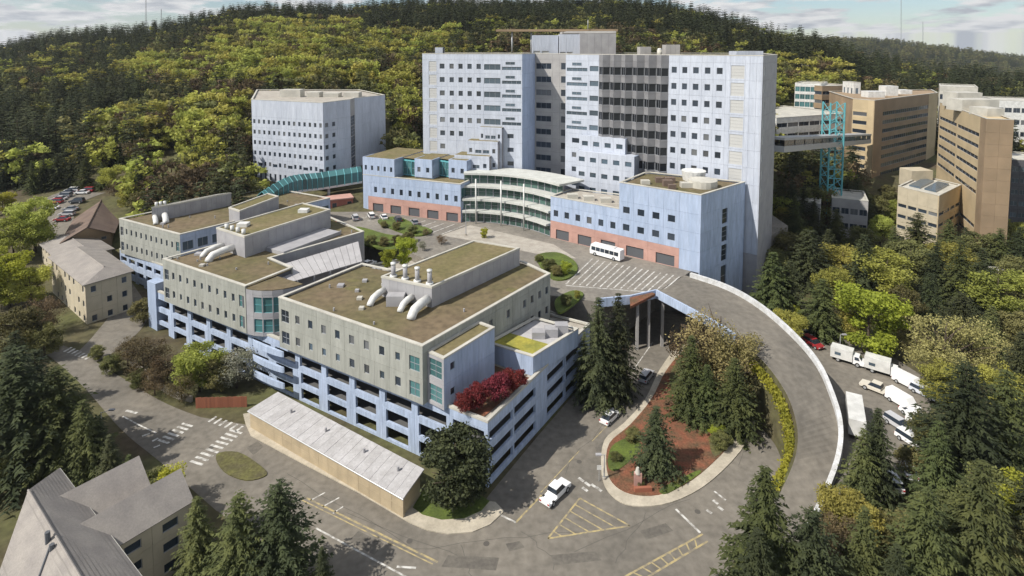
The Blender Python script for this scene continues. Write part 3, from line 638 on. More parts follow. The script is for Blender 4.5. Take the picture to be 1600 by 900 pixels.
bb = MB(); bb.prism([gBl + Vector((-1.8, .6)), gBl + Vector((1.2, -1.2)), gBl + Vector((2.4, .9)), gBl + Vector((-.8, 2.8))], 0.3, 12.2); bb.build('stair_tower', M_blue, garage)
# curved balcony between the middle and near blocks
gd = (gC - gBl).normalized(); gn = Vector((gd.y, -gd.x)); mid = G(418, 540, ZP)
for z, rr in ((10.1, 4.6), (7.1, 4.6), (4.0, 4.6)):
    P = [mid + gd * (rr * math.cos(a)) + gn * (.55 * math.sin(a) - 0.05) for a in [math.pi - math.pi * k / 10 for k in range(11)]]
    bb = MB(); bb.prism(P, z - 1.1, z); bb.build('balcony', M_blue2, garage)
# rooftop pavilion with moss roof
lp = [G(761, 536, 13.4), G(833, 588, ZP), G(904, 514, 13.4)]; lp.append(lp[0] + lp[2] - lp[1])
pav = building('rooftop_pavilion', 'low blue pavilion with half yellow moss roof on the garage deck', 'building', lp, ZP, 13.4, roofm=M_shed)
facade(pav, lp[0], lp[1], ZP, [3.4], [1] * 4, lambda r, c: None, M_blue); facade(pav, lp[1], lp[2], ZP, [3.4], [1] * 6, lambda r, c: None, M_blue)
mo = [lp[0].lerp(lp[1], .06), lp[1].lerp(lp[0], .08).lerp(lp[2], .04), lp[1].lerp(lp[2], .42).lerp(lp[0].lerp(lp[3], .42), .08), lp[0].lerp(lp[3], .42)]
sheet('moss_bed', mo, 13.25, M_moss, pav)
q0 = lp[2].lerp(lp[3], .3) 
for k, (s, t) in enumerate(((.55, .5), (.7, .3), (.8, .6))):
    q = lp[0].lerp(lp[1], s).lerp(lp[3].lerp(lp[2], s), .55 + .13 * k); bb = MB(); bb.box(q.x - 1.2, q.y - .9, 13.0, q.x + 1.2, q.y + .9, 14.3 + .3 * k); bb.build('air_handler', M_greyw, pav)
sheet('deck_garden', inset([gC + Vector((-8.5, 6)), gC + Vector((-.8, .9)), lp[1] + Vector((-.2, -.5)), lp[0] + Vector((.2, -.4))], .3), ZP + 0.1, M_mulch, garage)

# low shed with the pale roof in front of the garage
sF0, sF1, sB1, sB0 = G(387, 641, 3.3), G(630, 779, 3.3), G(663, 733, 4.2), G(434, 612, 4.2)
sc_ = centroid([sF0, sF1, sB1, sB0]); shed = thing('long_shed', 'long low shed with pale flat roof between the garage and the road', 'shed', (sc_.x, sc_.y, 0.19))
M_sheet = mat('weathered_roof_sheet', (.44, .43, .435), .75, col2=(.36, .35, .35), scale=.7, coords='World', rand=.045, fine=.12, fscale=3)
for k in range(22):
    a_, c_ = k / 22 + .0006, (k + 1) / 22 - .0006; P = [sF0.lerp(sF1, a_), sF0.lerp(sF1, c_), sB0.lerp(sB1, c_), sB0.lerp(sB1, a_)]; dz = .012 * (k % 2)
    bb = MB(); bb.prism(P, [3.1, 3.1, 4.0, 4.0], [3.3 + dz, 3.3 + dz, 4.2 + dz, 4.2 + dz]); bb.build('roof_sheet', M_sheet, shed)
bb = MB(); bb.tube([V3_(sF0, 3.12), V3_(sF1, 3.12)], .11, 6); bb.build('gutter', M_steel, shed)
for t in (.2, .45, .7, .9):
    q = sF0.lerp(sF1, t).lerp(sB0.lerp(sB1, t), .6); bb = MB(); bb.tube([(q.x, q.y, 3.6), (q.x, q.y, 4.5)], .2, 8); bb.build('roof_vent', M_greyw, shed)
w_ = inset([sF0, sF1, sB1, sB0], 0.5); bb = MB(); bb.prism(w_, 0.1, [3.05, 3.05, 3.85, 3.85]); bb.build('core', M_tanw, shed)
fp0, fp1 = inset([sF0, sF1, sB1, sB0], 0.22)[0:2]
facade(shed, fp0, fp1, 0.15, [1.45, 1.4], [1] * 16, lambda r, c: None, M_tanw, pname='panel')
q0, q1 = G(392, 668), G(632, 798); n_ = Vector(((q1 - q0).y, -(q1 - q0).x)).normalized()
lowwall = tag(vbox(None, 'low_wall', M_tanw, q0, q1, 0.1, 0.75, 0.35), 'low tan wall along the pavement below the long pale shed', 'wall')

# ------------------------------------------------------------------ hospital tower
ZB = PZ; FL = 4.55; NF = 11
ZTOP = 64.0; RT = [FL] * NF + [ZTOP - ZB - FL * NF]
def TP(px, d): return Vector(((px - 800) * d / FPX, d))
T = dict(a=TP(660, 197), b=TP(816, 187), c=TP(836, 200), d=TP(885, 195), e=TP(884, 181), f=TP(936, 175), g=TP(1045, 163), h=TP(1192, 147), i=TP(1214, 163), j=TP(1190, 215), k=TP(690, 235))
t_poly = [T[k] for k in 'abcdefghijk']
tower = building('hospital_tower', 'tall pale blue hospital tower with rows of dark windows behind the plaza', 'hospital', t_poly, ZB, ZTOP, backm=M_core)
sm = (0.27, 0.75, 0.33, 0.71); dbl = (0.05, 0.95, 0.28, 0.52, dict(g=M_glass2, nx=4)); 
def left_wing(r, c):
    if r >= NF or r < 3: return None
    if c == 1: return (0.05, 0.95, 0.12, 0.88, dict(g=M_louvre, f=M_louvre, nz=4, d=0.06, name='louvre'))
    if c in (2, 3, 4, 5, 6): return sm if not (r < 6 and c > 4) and not (r < 5 and c > 2) else None
    if c == 7: return (0.05, 0.97, 0.28, 0.70, dict(g=M_glass2, nx=3)) if r > 5 else sm
    if c == 8: return dbl if r > 5 else (0.3, .6, .34, .66)
cwl = [.55, .75, .9, .78, .78, .78, .78, 1.5, 1.75]
facade(tower, T['a'], T['b'], ZB, RT, cwl, left_wing, M_pale)
facade(tower, T['b'], T['c'], ZB, RT, [1, 1], lambda r, c: None, M_blue)
facade(tower, T['c'], T['d'], ZB, RT, [2.4, 1.0, .9], lambda r, c: None if r >= NF or r < 2 else ((0.06, 0.94, 0.28, 0.72, dict(nx=3)) if c == 0 else ((0.2, .9, .26, .76) if c == 2 else None)), M_core)
facade(tower, T['d'], T['e'], ZB, RT, [1], lambda r, c: None, M_pale)
def centre(r, c):
    if r >= NF or r < 2: return None
    if r < 6: return (.3, .7, .34, .68)
    return (dbl if c == 0 else (.12, .95, .30, .66, dict(g=M_glass2)))
facade(tower, T['e'], T['f'], ZB, RT, [1.7, .75], centre, M_pale)
# upper small windows over the wide ones (second light of each patient-room bay)
def upper_lights(p0, p1, u0, u1, rows_):
    d = (p1 - p0); L = d.length; ang = math.atan2(d.y, d.x)
    for r in rows_:
        z = ZB + FL * r + FL * 0.68; q = p0 + d * u0; w = L * (u1 - u0)
        M = Matrix.Translation((q.x, q.y, z)) @ Matrix.Rotation(ang, 4, 'Z') @ Matrix.Translation((0, -0.09, 0))
        put_window('window', w, 0.9, M_glass2, M_frame, 2, 1, M, tower)
upper_lights(T['a'], T['b'], 0.84, 0.93, range(6, NF)); upper_lights(T['e'], T['f'], 0.20, 0.48, range(6, NF))
# saw-tooth bays
saw = []
NSW = 6; M_saw = mat('shaded_grey_precast', (.23, .23, .24), .85, col2=(.18, .18, .19), scale=.3, coords='World', rand=.05); M_sawg = mat('black_glass', (.012, .014, .018), .2, spec=.4)  # precast grey darkened, so the bays' shade is put into the colour
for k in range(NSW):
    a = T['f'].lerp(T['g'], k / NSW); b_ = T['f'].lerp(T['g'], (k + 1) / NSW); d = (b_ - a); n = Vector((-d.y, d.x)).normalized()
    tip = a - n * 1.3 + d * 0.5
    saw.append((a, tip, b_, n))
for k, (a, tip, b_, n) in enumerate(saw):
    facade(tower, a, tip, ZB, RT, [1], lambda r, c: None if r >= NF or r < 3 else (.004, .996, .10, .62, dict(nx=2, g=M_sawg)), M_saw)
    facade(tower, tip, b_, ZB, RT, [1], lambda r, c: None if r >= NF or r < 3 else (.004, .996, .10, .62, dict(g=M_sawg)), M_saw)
facade(tower, T['g'], T['h'], ZB, RT, [.95, .9, 1, .95, 1, .35, 1.15, .35, .5, .45], lambda r, c: None if r >= NF or r < 2 else (sm if c < 5 else ((0.05, 0.95, 0.10, 0.86, dict(g=M_louvre, f=M_louvre, nz=4, d=0.06, name='louvre')) if c == 6 and r > 2 else None)), M_pale)
facade(tower, T['h'], T['i'], ZB - 10, [10] + RT, [1, 1, 1, 1], lambda r, c: (.3, .7, .3, .8, dict(g=M_louvre, f=M_louvre, nz=3, d=.06, name='louvre')) if c == 0 and 3 < r <= NF else None, M_greyw)
facade(tower, T['g'].lerp(T['h'], .7), T['h'], -2, [14], [1] * 3, lambda r, c: None, M_greyw)
sheet('saw_roof', [T['f']] + [q for s4 in saw for q in (s4[1], s4[2])] + [T['g'] + Vector((.3, 1)), T['f'] + Vector((.3, 1))], ZTOP - .4, M_coping, tower)
facade(tower, T['i'], T['j'], ZB - 10, [10] + RT, [1] * 8, lambda r, c: None, M_greyw)
facade(tower, T['k'], T['a'], ZB, RT, [1] * 8, lambda r, c: sm if r < NF and c % 2 else None, M_pale)
def roofbox(root, name, px0, px1, d, z0, z1, depth, m, n=1, windows=None, backm=None):
    p0, p1 = TP(px0, d), TP(px1, d)
    vbox(root, name, backm or m, p0, p1, z0, z1 - .05, depth, off=.3)
    facade(root, p0, p1, z0, [z1 - z0], [1] * n, windows or (lambda r, c: None), m)
    q = p1 + Vector((0, depth)); facade(root, p1, q, z0, [z1 - z0], [1] * 3, lambda r, c: None, m)
    sheet('cap', [p0 + Vector((.1, .1)), p1 + Vector((-.1, .1)), q + Vector((-.1, 0)), p0 + Vector((.1, depth))], z1, M_coping, root)
roofbox(tower, 'lift_housing', 832, 872, 203, ZTOP - 2, 70.5, 18, M_pale, 3, lambda r, c: (.1, .9, .1, .35, dict(g=M_louvre, f=M_louvre, name='louvre')) if c < 2 else None)
roofbox(tower, 'lift_housing', 874, 906, 201, ZTOP - 2, 70.8, 18, M_pale, 3, lambda r, c: (.1, .9, .05, .3, dict(g=M_louvre, f=M_louvre, name='louvre')) if c < 2 else None)
roofbox(tower, 'plant_room', 906, 962, 200, ZTOP - 2, 71.0, 18, M_greyw, 5)
roofbox(tower, 'roof_box', 680, 692, 201, ZTOP - .5, 66.2, 5, M_pale, 1)
roofbox(tower, 'roof_box', 1150, 1192, 153, ZTOP - .5, 65.2, 5, M_pale, 3)
b_ = MB(); p0, p1 = TP(775, 208), TP(965, 206); b_.prism([p0, p1, p1 + Vector((0, 3)), p0 + Vector((0, 3))], 71.9, 72.7); b_.build('helipad_edge', M_tan2, tower)
b_ = MB(); p0, p1 = TP(880, 207), TP(962, 204); b_.prism([p0, p1, p1 + Vector((0, 16)), p0 + Vector((0, 16))], 71.2, 72.0); b_.build('helipad', M_core, tower)
for px in (800, 830): 
    p = TP(px, 209); duct(tower, [(p.x, p.y, ZTOP - .4), (p.x, p.y, 72.0)], .3, M_steel, 'post')
p = TP(918, 206); duct(tower, [(p.x, p.y, 72.5), (p.x, p.y, 76)], .12, M_steel, 'mast')
roofbox(tower, 'plant_room', 1000, 1017, 172, ZTOP - .5, 66.4, 4, M_core, 2); roofbox(tower, 'plant_room', 1040, 1062, 168, ZTOP - .5, 67.0, 4, M_core, 3)
for px, r, z in ((1030, .7, 65.4),):
    p = TP(px, 168); duct(tower, [(p.x, p.y, ZTOP - .5), (p.x, p.y, z)], r, M_coping, 'water_tank', 16); duct(tower, [(p.x, p.y, z - .1), (p.x, p.y, z + .5)], [r * 1.0, r * .7], M_whitem, 'tank_cap', 16)
# stepped bays low on the left wing
ldir = (T['b'] - T['a']).normalized(); lnrm = Vector((ldir.y, -ldir.x))
for k, (u0, u1, out, z1) in enumerate(((.40, .74, 6.5, ZB + FL * 4.2), (.50, .80, 4.2, ZB + FL * 5.2), (.60, .82, 2.0, ZB + FL * 6.15))):
    p0 = T['a'].lerp(T['b'], u0) + lnrm * out; p1 = T['a'].lerp(T['b'], u1) + lnrm * out
    vbox(tower, 'stepped_bay', M_pale, p0, p1, ZB, z1 - .1, out - .2, off=.3)
    rws = [FL] * int((z1 - ZB) / FL) + [z1 - ZB - FL * int((z1 - ZB) / FL)]
    facade(tower, p0, p1, ZB, rws, [1, 1, 1, 1], lambda r, c: None if r < 2 or r >= len(rws) - 1 else ((.1, .9, .3, .55, dict(g=M_glass2, nx=2)) if c in (1, 2) else (.3, .7, .34, .66)), M_pale)
    facade(tower, p1, p1 - lnrm * (out - .1), ZB, rws, [1], lambda r, c: None, M_greyw)
    sheet('terrace', [p0 + lnrm * -.1, p1 + lnrm * -.1, p1 - lnrm * out, p0 - lnrm * out], z1 - .02, M_roof2, tower)
# lower steps of the saw-tooth side
for k, (u0, u1, out, rr) in enumerate(((.0, .45, 2.2, 4), (.0, .62, 4.2, 3))):
    sdir = (T['g'] - T['f']); sn = Vector((sdir.y, -sdir.x)).normalized()
    p0 = T['f'].lerp(T['g'], u0) + sn * out - sdir * .25; p1 = T['f'].lerp(T['g'], u1) + sn * out
    z1 = ZB + FL * (rr + 2); vbox(tower, 'stepped_bay', M_pale, p0, p1, ZB, z1 - .1, out + 2, off=.3)
    rws = [FL] * (rr + 2)
    facade(tower, p0, p1, ZB, rws, [1] * (4 + k), lambda r, c: None if r < 2 else (.25, .78, .30, .62, dict(g=M_glass2)), M_pale)
    facade(tower, p1, p1 - sn * out, ZB, rws, [1], lambda r, c: None, M_blue)
    facade(tower, p0 - sn * out, p0, ZB, rws, [1], lambda r, c: None, M_pale)

# ------------------------------------------------------------------ left pavilion
def arcade(root, p0, p1, z0, h, n, m=M_pink):
    facade(root, p0, p1, z0, [h * .62, h * .38], [1] * n, lambda r, c: (.26, .86, .0, .90, dict(g=M_glass, nx=3)) if r == 0 else None, m, wdepth=.8, th=.9)
lp0, lp1 = G(568, 328, PZ), G(720, 348, PZ)
ldr = (lp1 - lp0).normalized(); lnn = Vector((-ldr.y, ldr.x))
L_poly = [lp0, lp1, lp1 + lnn * 16, lp0 + lnn * 20]
lpav = building('clinic_pavilion', 'left blue pavilion with pink arcade and saw-tooth glass bays, below the tower', 'building', L_poly, PZ, 24.0, roofm=M_roof2)
arcade(lpav, lp0 + ldr * 2, lp1, PZ, 5.0, 5)
facade(lpav, lp0, lp0 + ldr * 2, PZ, [5.0], [1], lambda r, c: None, M_blue)
facade(lpav, lp0, lp1, PZ + 5.0, [4.6, 2.4], [1] * 11, lambda r, c: (.32, .68, .30, .72) if r == 0 and 0 < c else None, M_blue)
facade(lpav, lp1, L_poly[2], PZ, [5, 7], [1] * 3, lambda r, c: (.1, .9, .2, .8, dict(g=M_teal, nx=2)) if r else None, M_blue)
facade(lpav, L_poly[3], lp0, PZ, [5, 7], [1] * 4, lambda r, c: None, M_blue)
# upper storey: flush part and glazed saw-tooth bays
u = [(0, 0.36, 0.0), (.52, .70, 5.0), (.76, .92, 8.0)]
ZU = 30.0
def upper(u0, u1, off, n, wins):
    a, b_ = lp0.lerp(lp1, u0) + lnn * off, lp0.lerp(lp1, u1) + lnn * off
    vbox(lpav, 'upper_storey', M_blue, a, b_, 23.6, ZU - .2, 20 - off, off=.3)
    facade(lpav, a, b_, 24.0, [ZU - 24.0], [1] * n, lambda r, c: (.32, .68, .28, .55) if wins else None, M_blue)
    facade(lpav, b_, b_ + lnn * 5, 24.0, [ZU - 24.0], [1], lambda r, c: (.1, .9, .1, .7, dict(g=M_teal, nx=2, nz=2)), M_blue)
    facade(lpav, a + lnn * 6, a, 24.0, [ZU - 24.0], [1], lambda r, c: None, M_blue)
    sheet('upper_roof', [a + lnn * .2, b_ + lnn * .2, b_ + lnn * (20 - off), a + lnn * (20 - off)], ZU - .1, M_roof2, lpav)
upper(0, .34, 0.0, 5, True); upper(.48, .66, 4.0, 2, True); upper(.78, .96, 7.0, 2, True)
for (u0, u1, o0, o1) in ((.34, .48, 5.0, 4.6), (.66, .78, 8.6, 7.6)):
    a, b_ = lp0.lerp(lp1, u0) + lnn * o0, lp0.lerp(lp1, u1) + lnn * o1
    vbox(lpav, 'glazed_link', M_teal, a, b_, 23.7, 29.0, 8, off=.3)
    facade(lpav, a, b_, 24.0, [5.2], [1] * 3, lambda r, c: (.05, .95, .05, .9, dict(g=M_teal, nz=2)), M_tealm)
    sheet('upper_roof', [a + lnn * .2, b_ + lnn * .2, b_ + lnn * 12, a + lnn * 12], ZU - .35, M_roof2, lpav)

# ------------------------------------------------------------------ right pavilion
rp0, rp1 = G(860, 371, PZ), G(1093, 427, PZ)
rdr = (rp1 - rp0).normalized(); rnn = Vector((-rdr.y, rdr.x)); RS = Vector((61, 148.5)) - rp1
split = rp0.lerp(rp1, .50)
rl_poly = [rp0, split, split + rnn * 15, rp0 + rnn * 11]
rlow = building('clinic_wing', 'lower right wing with pink arcade between atrium and tall blue pavilion', 'building', rl_poly, PZ, 24.0, roofm=M_conc)
arcade(rlow, rp0, split, PZ, 5.0, 3)
facade(rlow, rp0, split, PZ + 5.0, [4.6, 2.4], [1] * 6, lambda r, c: (.30, .72, .30, .70) if r == 0 else None, M_blue)
facade(rlow, rp0 + rnn * 11, rp0, PZ, [5, 7], [1] * 2, lambda r, c: None, M_blue)
q = rp0.lerp(split, .3) + rnn * 4; 
for k in range(3):
    q = rp0.lerp(split, .25 + .22 * k) + rnn * (3 + k); bb = MB(); bb.box(q.x - 1.5, q.y - 1, 23.6, q.x + 1.5, q.y + 1, 24.9); bb.build('roof_vent', M_coping, rlow)
rh_poly = [split, rp1, rp1 + RS, rp1 + RS + Vector((-22, 12)), split + rnn * 15]
ZH = 31.0
rhigh = building('clinic_pavilion', 'tall right blue pavilion with brown roof at the head of the ramp', 'building', rh_poly, PZ - 10, ZH, roofm=M_roof)
arcade(rhigh, split, split.lerp(rp1, .76), PZ, 5.0, 2)
facade(rhigh, split.lerp(rp1, .76), rp1, PZ, [5.0], [1], lambda r, c: None, M_blue)
facade(rhigh, split, rp1, PZ + 5.0, [4.6, 4.6, 4.8], [1, 1, 1, 1, 1.3], lambda r, c: (.28, .74, .34, .72) if r < 2 and c < 4 else None, M_blue)
RSm = rp1 + RS * .5
facade(rhigh, rp1, rp1 + RS * .46, PZ - 10, [10, 5, 4.6, 4.6, 4.8], [1, 1], lambda r, c: None, M_blue2)
facade(rhigh, rp1 + RS * .46, rp1 + RS * .60, PZ - 10, [10, 5, 4.6, 4.6, 4.8], [1], lambda r, c: (.05, .95, .08, .92, dict(nz=3)) if r < 4 else None, M_blue2, wdepth=.2)
facade(rhigh, rp1 + RS * .60, rp1 + RS, PZ - 10, [10, 5, 4.6, 4.6, 4.8], [1, 1], lambda r, c: None, M_blue2)
facade(rhigh, rp1 + RS, rh_poly[3], PZ - 10, [10, 5, 4.6, 4.6, 4.8], [1] * 3, lambda r, c: None, M_blue2)
for (s, t, w, h, m_) in ((.5, .35, 1.2, 1.2, M_brownr), (.35, .5, 1.0, 1.0, M_brownr), (.7, .45, 1.4, .9, M_coping), (.6, .2, .9, .8, M_brownr), (.25, .25, 1.1, .7, M_coping), (.45, .6, 1.3, 1.0, M_brownr)):
    q = split.lerp(rp1, s) + rnn * (16 * t); bb = MB(); bb.box(q.x - w, q.y - w * .7, ZH - .4, q.x + w, q.y + w * .7, ZH + h); bb.build('roof_vent', m_, rhigh)
q = rp1 + RS * .55 + Vector((-5, 3)); bb = MB(); bb.tube([(q.x, q.y, ZH - .4), (q.x, q.y, ZH + 1.4)], 3.6, 18); bb.build('satellite_base', M_coping, rhigh)
q = rp1 + RS * .8 + Vector((-9, 7)); bb = MB(); bb.tube([(q.x, q.y, ZH - .4), (q.x, q.y, ZH + 2.2)], [2.8, 3.2], 18); bb.build('cooling_tower', M_whitem, rhigh)

# ------------------------------------------------------------------ curved glass atrium
M_band = mat('cream_band', (.55, .56, .53), .7, col2=(.46, .47, .44), scale=.5, coords='World', fine=.1, fscale=3)
at = thing('glass_atrium', 'curved green glass entrance atrium with white terrace bands between the pavilions', 'atrium', (0, 172, PZ))
A0, A1 = lp1 + Vector((.5, .3)), rp0 + Vector((-.5, .5))
am = (A0 + A1) / 2 + Vector((3.0, 7))
def arcp(off, n=14):
    out = []
    for k in range(n + 1):
        t = k / n; p = A0 * (1 - t) ** 2 + am * (2 * t * (1 - t)) + A1 * t * t
        out.append(p)
    res = []
    for k, p in enumerate(out):
        d = (out[min(k + 1, n)] - out[max(k - 1, 0)]).normalized(); nn = Vector((-d.y, d.x)); res.append(p + nn * off)
    return res
for lev, (z, off) in enumerate(((PZ, 0), (15.4, .8), (19.0, 2.8), (22.6, 5.0))):
    top = (15.4, 19.0, 22.6, 26.2, 28.6)[lev]
    P = arcp(off + .5); Q = arcp(off - 1.0)
    for k in range(len(P) - 1):
        facade(at, P[k], P[k + 1], z + (.05 if lev == 0 else .45), [top - z - (.1 if lev == 0 else .6)], [1], lambda r, c: (.03, .97, .03, .97, dict(g=M_green, f=M_frame, nz=2, name='pane')), M_greyw, th=.12, wdepth=.03, pname='mullion_frame')
    bb = MB(); Qo = arcp(off + 9)
    for k in range(len(Q) - 1): bb.prism([Q[k], Q[k + 1], Qo[k + 1], Qo[k]], top - .15, top + .45)
    bb.build('terrace_band', M_band, at)
for k in (2, 6, 10):
    p = arcp(-1.3)[k]; duct(at, [(p.x, p.y, PZ), (p.x, p.y, 26)], .22, M_whitem, 'column')

# ------------------------------------------------------------------ office block on the left
ob = [TP(391, 212), TP(503, 199), TP(546, 212), TP(553, 218), TP(601, 232), TP(560, 262), TP(400, 262)]
ZO0, ZO1 = 17.0, 47.0
obl = building('office_block', 'white seven-storey office block below the wooded hill, left of the tower', 'building', ob, ZO0, ZO1, roofm=M_conc)
ro = [4.3, 3.9, 3.9, 3.9, 3.9, 3.9, 6.2]
def ob_front(r, c):
    if r == 6: return None
    if r == 0: return (.3, .7, .1, .7)
    if r == 1 and c % 3 == 1: return (.05, .95, .30, .60)
    return (.27, .73, .34, .74)
facade(obl, ob[0], ob[1], ZO0, ro, [1] * 14, ob_front, M_pale)
facade(obl, ob[1], ob[2], ZO0, ro, [1] * 4, lambda r, c: (.25, .7, .34, .74) if r < 6 and c in (0, 1) else None, M_pale)
facade(obl, ob[2], ob[3], ZO0, ro, [1], lambda r, c: (.05, .95, .03, .97, dict(nz=3)) if r < 6 else None, M_core)
facade(obl, ob[3], ob[4], ZO0, ro, [1] * 4, lambda r, c: None, M_pale)
p = TP(455, 228); 
for dx_, w, h in ((0, 4, 2.6), (9, 2.5, 1.6), (16, 3, 1.2), (24, 3, 1.5)):
    bb = MB(); bb.box(p.x + dx_ - w, p.y - 2, ZO1 - .4, p.x + dx_ + w, p.y + 3, ZO1 + h); bb.build('roof_plant', M_coping, obl)

# teal glass skybridge
sb = [DP(418, 325, 176), DP(458, 300, 186), DP(505, 293, 194), DP(566, 283, 200)]
skb = thing('glass_skybridge', 'teal glass covered skybridge sloping up to the left pavilion', 'skybridge', (sb[0].x, sb[0].y, PZ))
NB = 18
pts = smooth_pts(sb, 6)
for k in range(NB):
    a, c = pts[k], pts[k + 1]; d = (c - a).xy.normalized(); n = Vector((-d.y, d.x, 0)); H = Vector((0, 0, 3.4))
    bb = MB(); bb.quad(a, c, c + H, a + H); bb.build('pane', M_teal, skb)
    bb = MB(); bb.quad(a + H, c + H, c + n * 2 + H * 1.45, a + n * 2 + H * 1.45); bb.quad(a + n * 2 + H * 1.45, c + n * 2 + H * 1.45, c + n * 4 + H, a + n * 4 + H); bb.build('roof_pane', M_teal, skb)
    bb = MB(); bb.quad(a + n * 4, c + n * 4, c + n * 4 + H, a + n * 4 + H); bb.build('pane', M_teal, skb)
    bb = MB(); bb.tube([a - n * .05 - Vector((0, 0, .3)), a - n * .05 + H, a + n * 2 + H * 1.47, a + n * 4.05 + H, a + n * 4.05], .13, 4); bb.build('rib', M_tealm, skb)
bb = MB()
for k in range(NB):
    a, c = pts[k], pts[k + 1]; d = (c - a).xy.normalized(); n = Vector((-d.y, d.x, 0)); D_ = Vector((0, 0, .7))
    for s_ in (0,): bb.quad(a - D_, c - D_, c + n * 0, a + n * 0); bb.quad(a, c, c + n * 4, a + n * 4); bb.quad(a + n * 4 - D_, c + n * 4 - D_, c - D_, a - D_)
bb.build('deck', M_whitem, skb)
for k in (3, 8, 13):
    a, c = pts[k], pts[k + 1]; d = (c - a).xy.normalized(); n = Vector((-d.y, d.x, 0)); q = a + n * 2; duct(skb, [(q.x, q.y, gz(q.x, q.y) - 1), (q.x, q.y, a.z - .3)], .5, M_whitem, 'pier')
redw = [G(505, 330, PZ), G(552, 324, PZ)]
kiosk = thing('brick_entrance', 'low red brick entrance house beside the teal skybridge', 'building', (*redw[0], PZ))
facade(kiosk, redw[0], redw[1], PZ, [3.2], [1] * 4, lambda r, c: (.2, .8, .0, .7) if c % 2 else None, mat('red_brick', (.42, .16, .12), .85, rand=.06)); vbox(kiosk, 'core', M_dark, redw[0], redw[1], PZ, 15.1, 5, .3); vbox(kiosk, 'roof', M_pink, redw[0] + Vector((-.4, -.4)), redw[1] + Vector((.4, -.4)), 15.2, 15.6, 6)

# small roof furniture on the three blocks
gr = random.Random(17)
for blk, poly, n in ((blkA, A_poly, 16), (blkB, B_poly, 14), (blkC, C_poly, 12)):
    ph = {blkA: [pA], blkB: [pB], blkC: [pC, pB2]}[blk]; k = 0
    def inside(p, P):
        ins = False
        for i in range(len(P)):
            a, c = P[i], P[i - 1]
            if (a.y > p.y) != (c.y > p.y) and p.x < (c.x - a.x) * (p.y - a.y) / (c.y - a.y) + a.x: ins = not ins
        return ins
    xs = [p.x for p in poly]; ys = [p.y for p in poly]
    for _ in range(600):
        p = Vector((gr.uniform(min(xs), max(xs)), gr.uniform(min(ys), max(ys))))
        if not inside(p, inset(poly, 1.6)) or any(inside(p, inset(q, -1.5)) for q in ph): continue
        r = gr.random(); bb = MB()
        if r < .45: bb.tube([(p.x, p.y, ZT - .02), (p.x, p.y, ZT + gr.uniform(.4, .9))], .16, 8); bb.build('vent_pipe', M_greyw, blk)
        elif r < .75: s_ = gr.uniform(.35, .7); bb.box(p.x - s_, p.y - s_, ZT - .02, p.x + s_, p.y + s_, ZT + .45); bb.build('roof_hatch', M_coping if r < .6 else M_greyw, blk)
        else: bb.poly([(p.x + 1.4 * gr.uniform(.6, 1.2) * math.cos(a), p.y + 1.1 * gr.uniform(.6, 1.2) * math.sin(a), ZT + .006) for a in [.6 * q for q in range(10)]]); bb.build('gravel_patch', M_roof2, blk)
        k += 1
        if k >= n: break
# ------------------------------------------------------------------ houses on the left
def slab(root, name, pts, m, t=0.22):
    P = [Vector(p) for p in pts]; nrm = (P[1] - P[0]).cross(P[2] - P[0]).normalized()
    if nrm.z < 0: P.reverse(); nrm = -nrm
    b = MB(); n = len(P); lo = [p - nrm * t for p in P]
    b.poly(P); b.poly(list(reversed(lo)))
    for i in range(n): j = (i + 1) % n; b.quad(lo[i], lo[j], P[j], P[i])
    return b.build(name, m, root)
def V3(p, z): return Vector((p[0], p[1], z))
def hip_house(name, label, poly, z0, ze, zr, wallm, roofm, wins=None, over=.6, hip=.25, rows=None):
    """poly: 4 corners ccw; ridge along the 0-1 direction"""
    root = building(name, label, 'house', poly, z0, ze, backm=wallm, coping=False, rdrop=.05)
    for i in range(4):
        n = max(2, int((poly[(i + 1) % 4] - poly[i]).length / 3.2))
        rw = rows or [(ze - z0) / 3] * 3
        facade(root, poly[i], poly[(i + 1) % 4], z0, rw, [1] * n, (lambda r, c: (.33, .67, .30, .72) if wins and (r * 3 + c + i) % wins != 0 else None), wallm)
    o = inset(poly, -over); m0, m1 = (o[0] + o[3]) / 2, (o[1] + o[2]) / 2
    r0, r1 = m0.lerp(m1, hip), m1.lerp(m0, hip)
    E = [V3(p, ze) for p in o]; A, B_ = V3(r0, zr), V3(r1, zr)
    for pts in ((E[0], E[1], B_, A), (E[2], E[3], A, B_)): slab(root, 'roof_plane', pts, roofm)
    for pts in ((E[1], E[2], B_), (E[3], E[0], A)): slab(root, 'roof_plane', pts, roofm) if hip > 0.01 else None
    b = MB(); b.tube([A + Vector((0, 0, .05)), B_ + Vector((0, 0, .05))], .16, 5); b.build('ridge_cap', roofm, root)
    if hip <= 0.01:
        b = MB(); b.poly([V3(poly[1], ze - .05), V3(poly[2], ze - .05), B_ - Vector((0, 0, .3))]); b.poly([V3(poly[3], ze - .05), V3(poly[0], ze - .05), A - Vector((0, 0, .3))]); b.build('gable', wallm, root)
    return root
hp = [Vector(p) for p in ((-120.5, 147), (-98.6, 129.5), (-93.2, 137.5), (-115, 155.5))]
hip_house('beige_house', 'beige three-storey house with grey hipped roof at the street bend', hp, 1.2, 11.6, 13.4, M_cream, M_shing, 4, hip=.12)
hp = [Vector(p) for p in ((-136, 163), (-121, 150.5), (-113, 159), (-128, 171))]
hip_house('beige_house', 'rear beige wing with grey roof behind the three-storey beige house', hp, 2.0, 9.5, 11.2, M_cream, M_shing, 5, hip=.1)
bp = [G(140, 316, 10.5), G(105, 374, 10.5), G(172, 362, 10.5), G(190, 316, 10.5)]
bp = [G(100, 378, 10.5), G(174, 364, 10.5), G(196, 314, 10.5), G(136, 312, 10.5)]
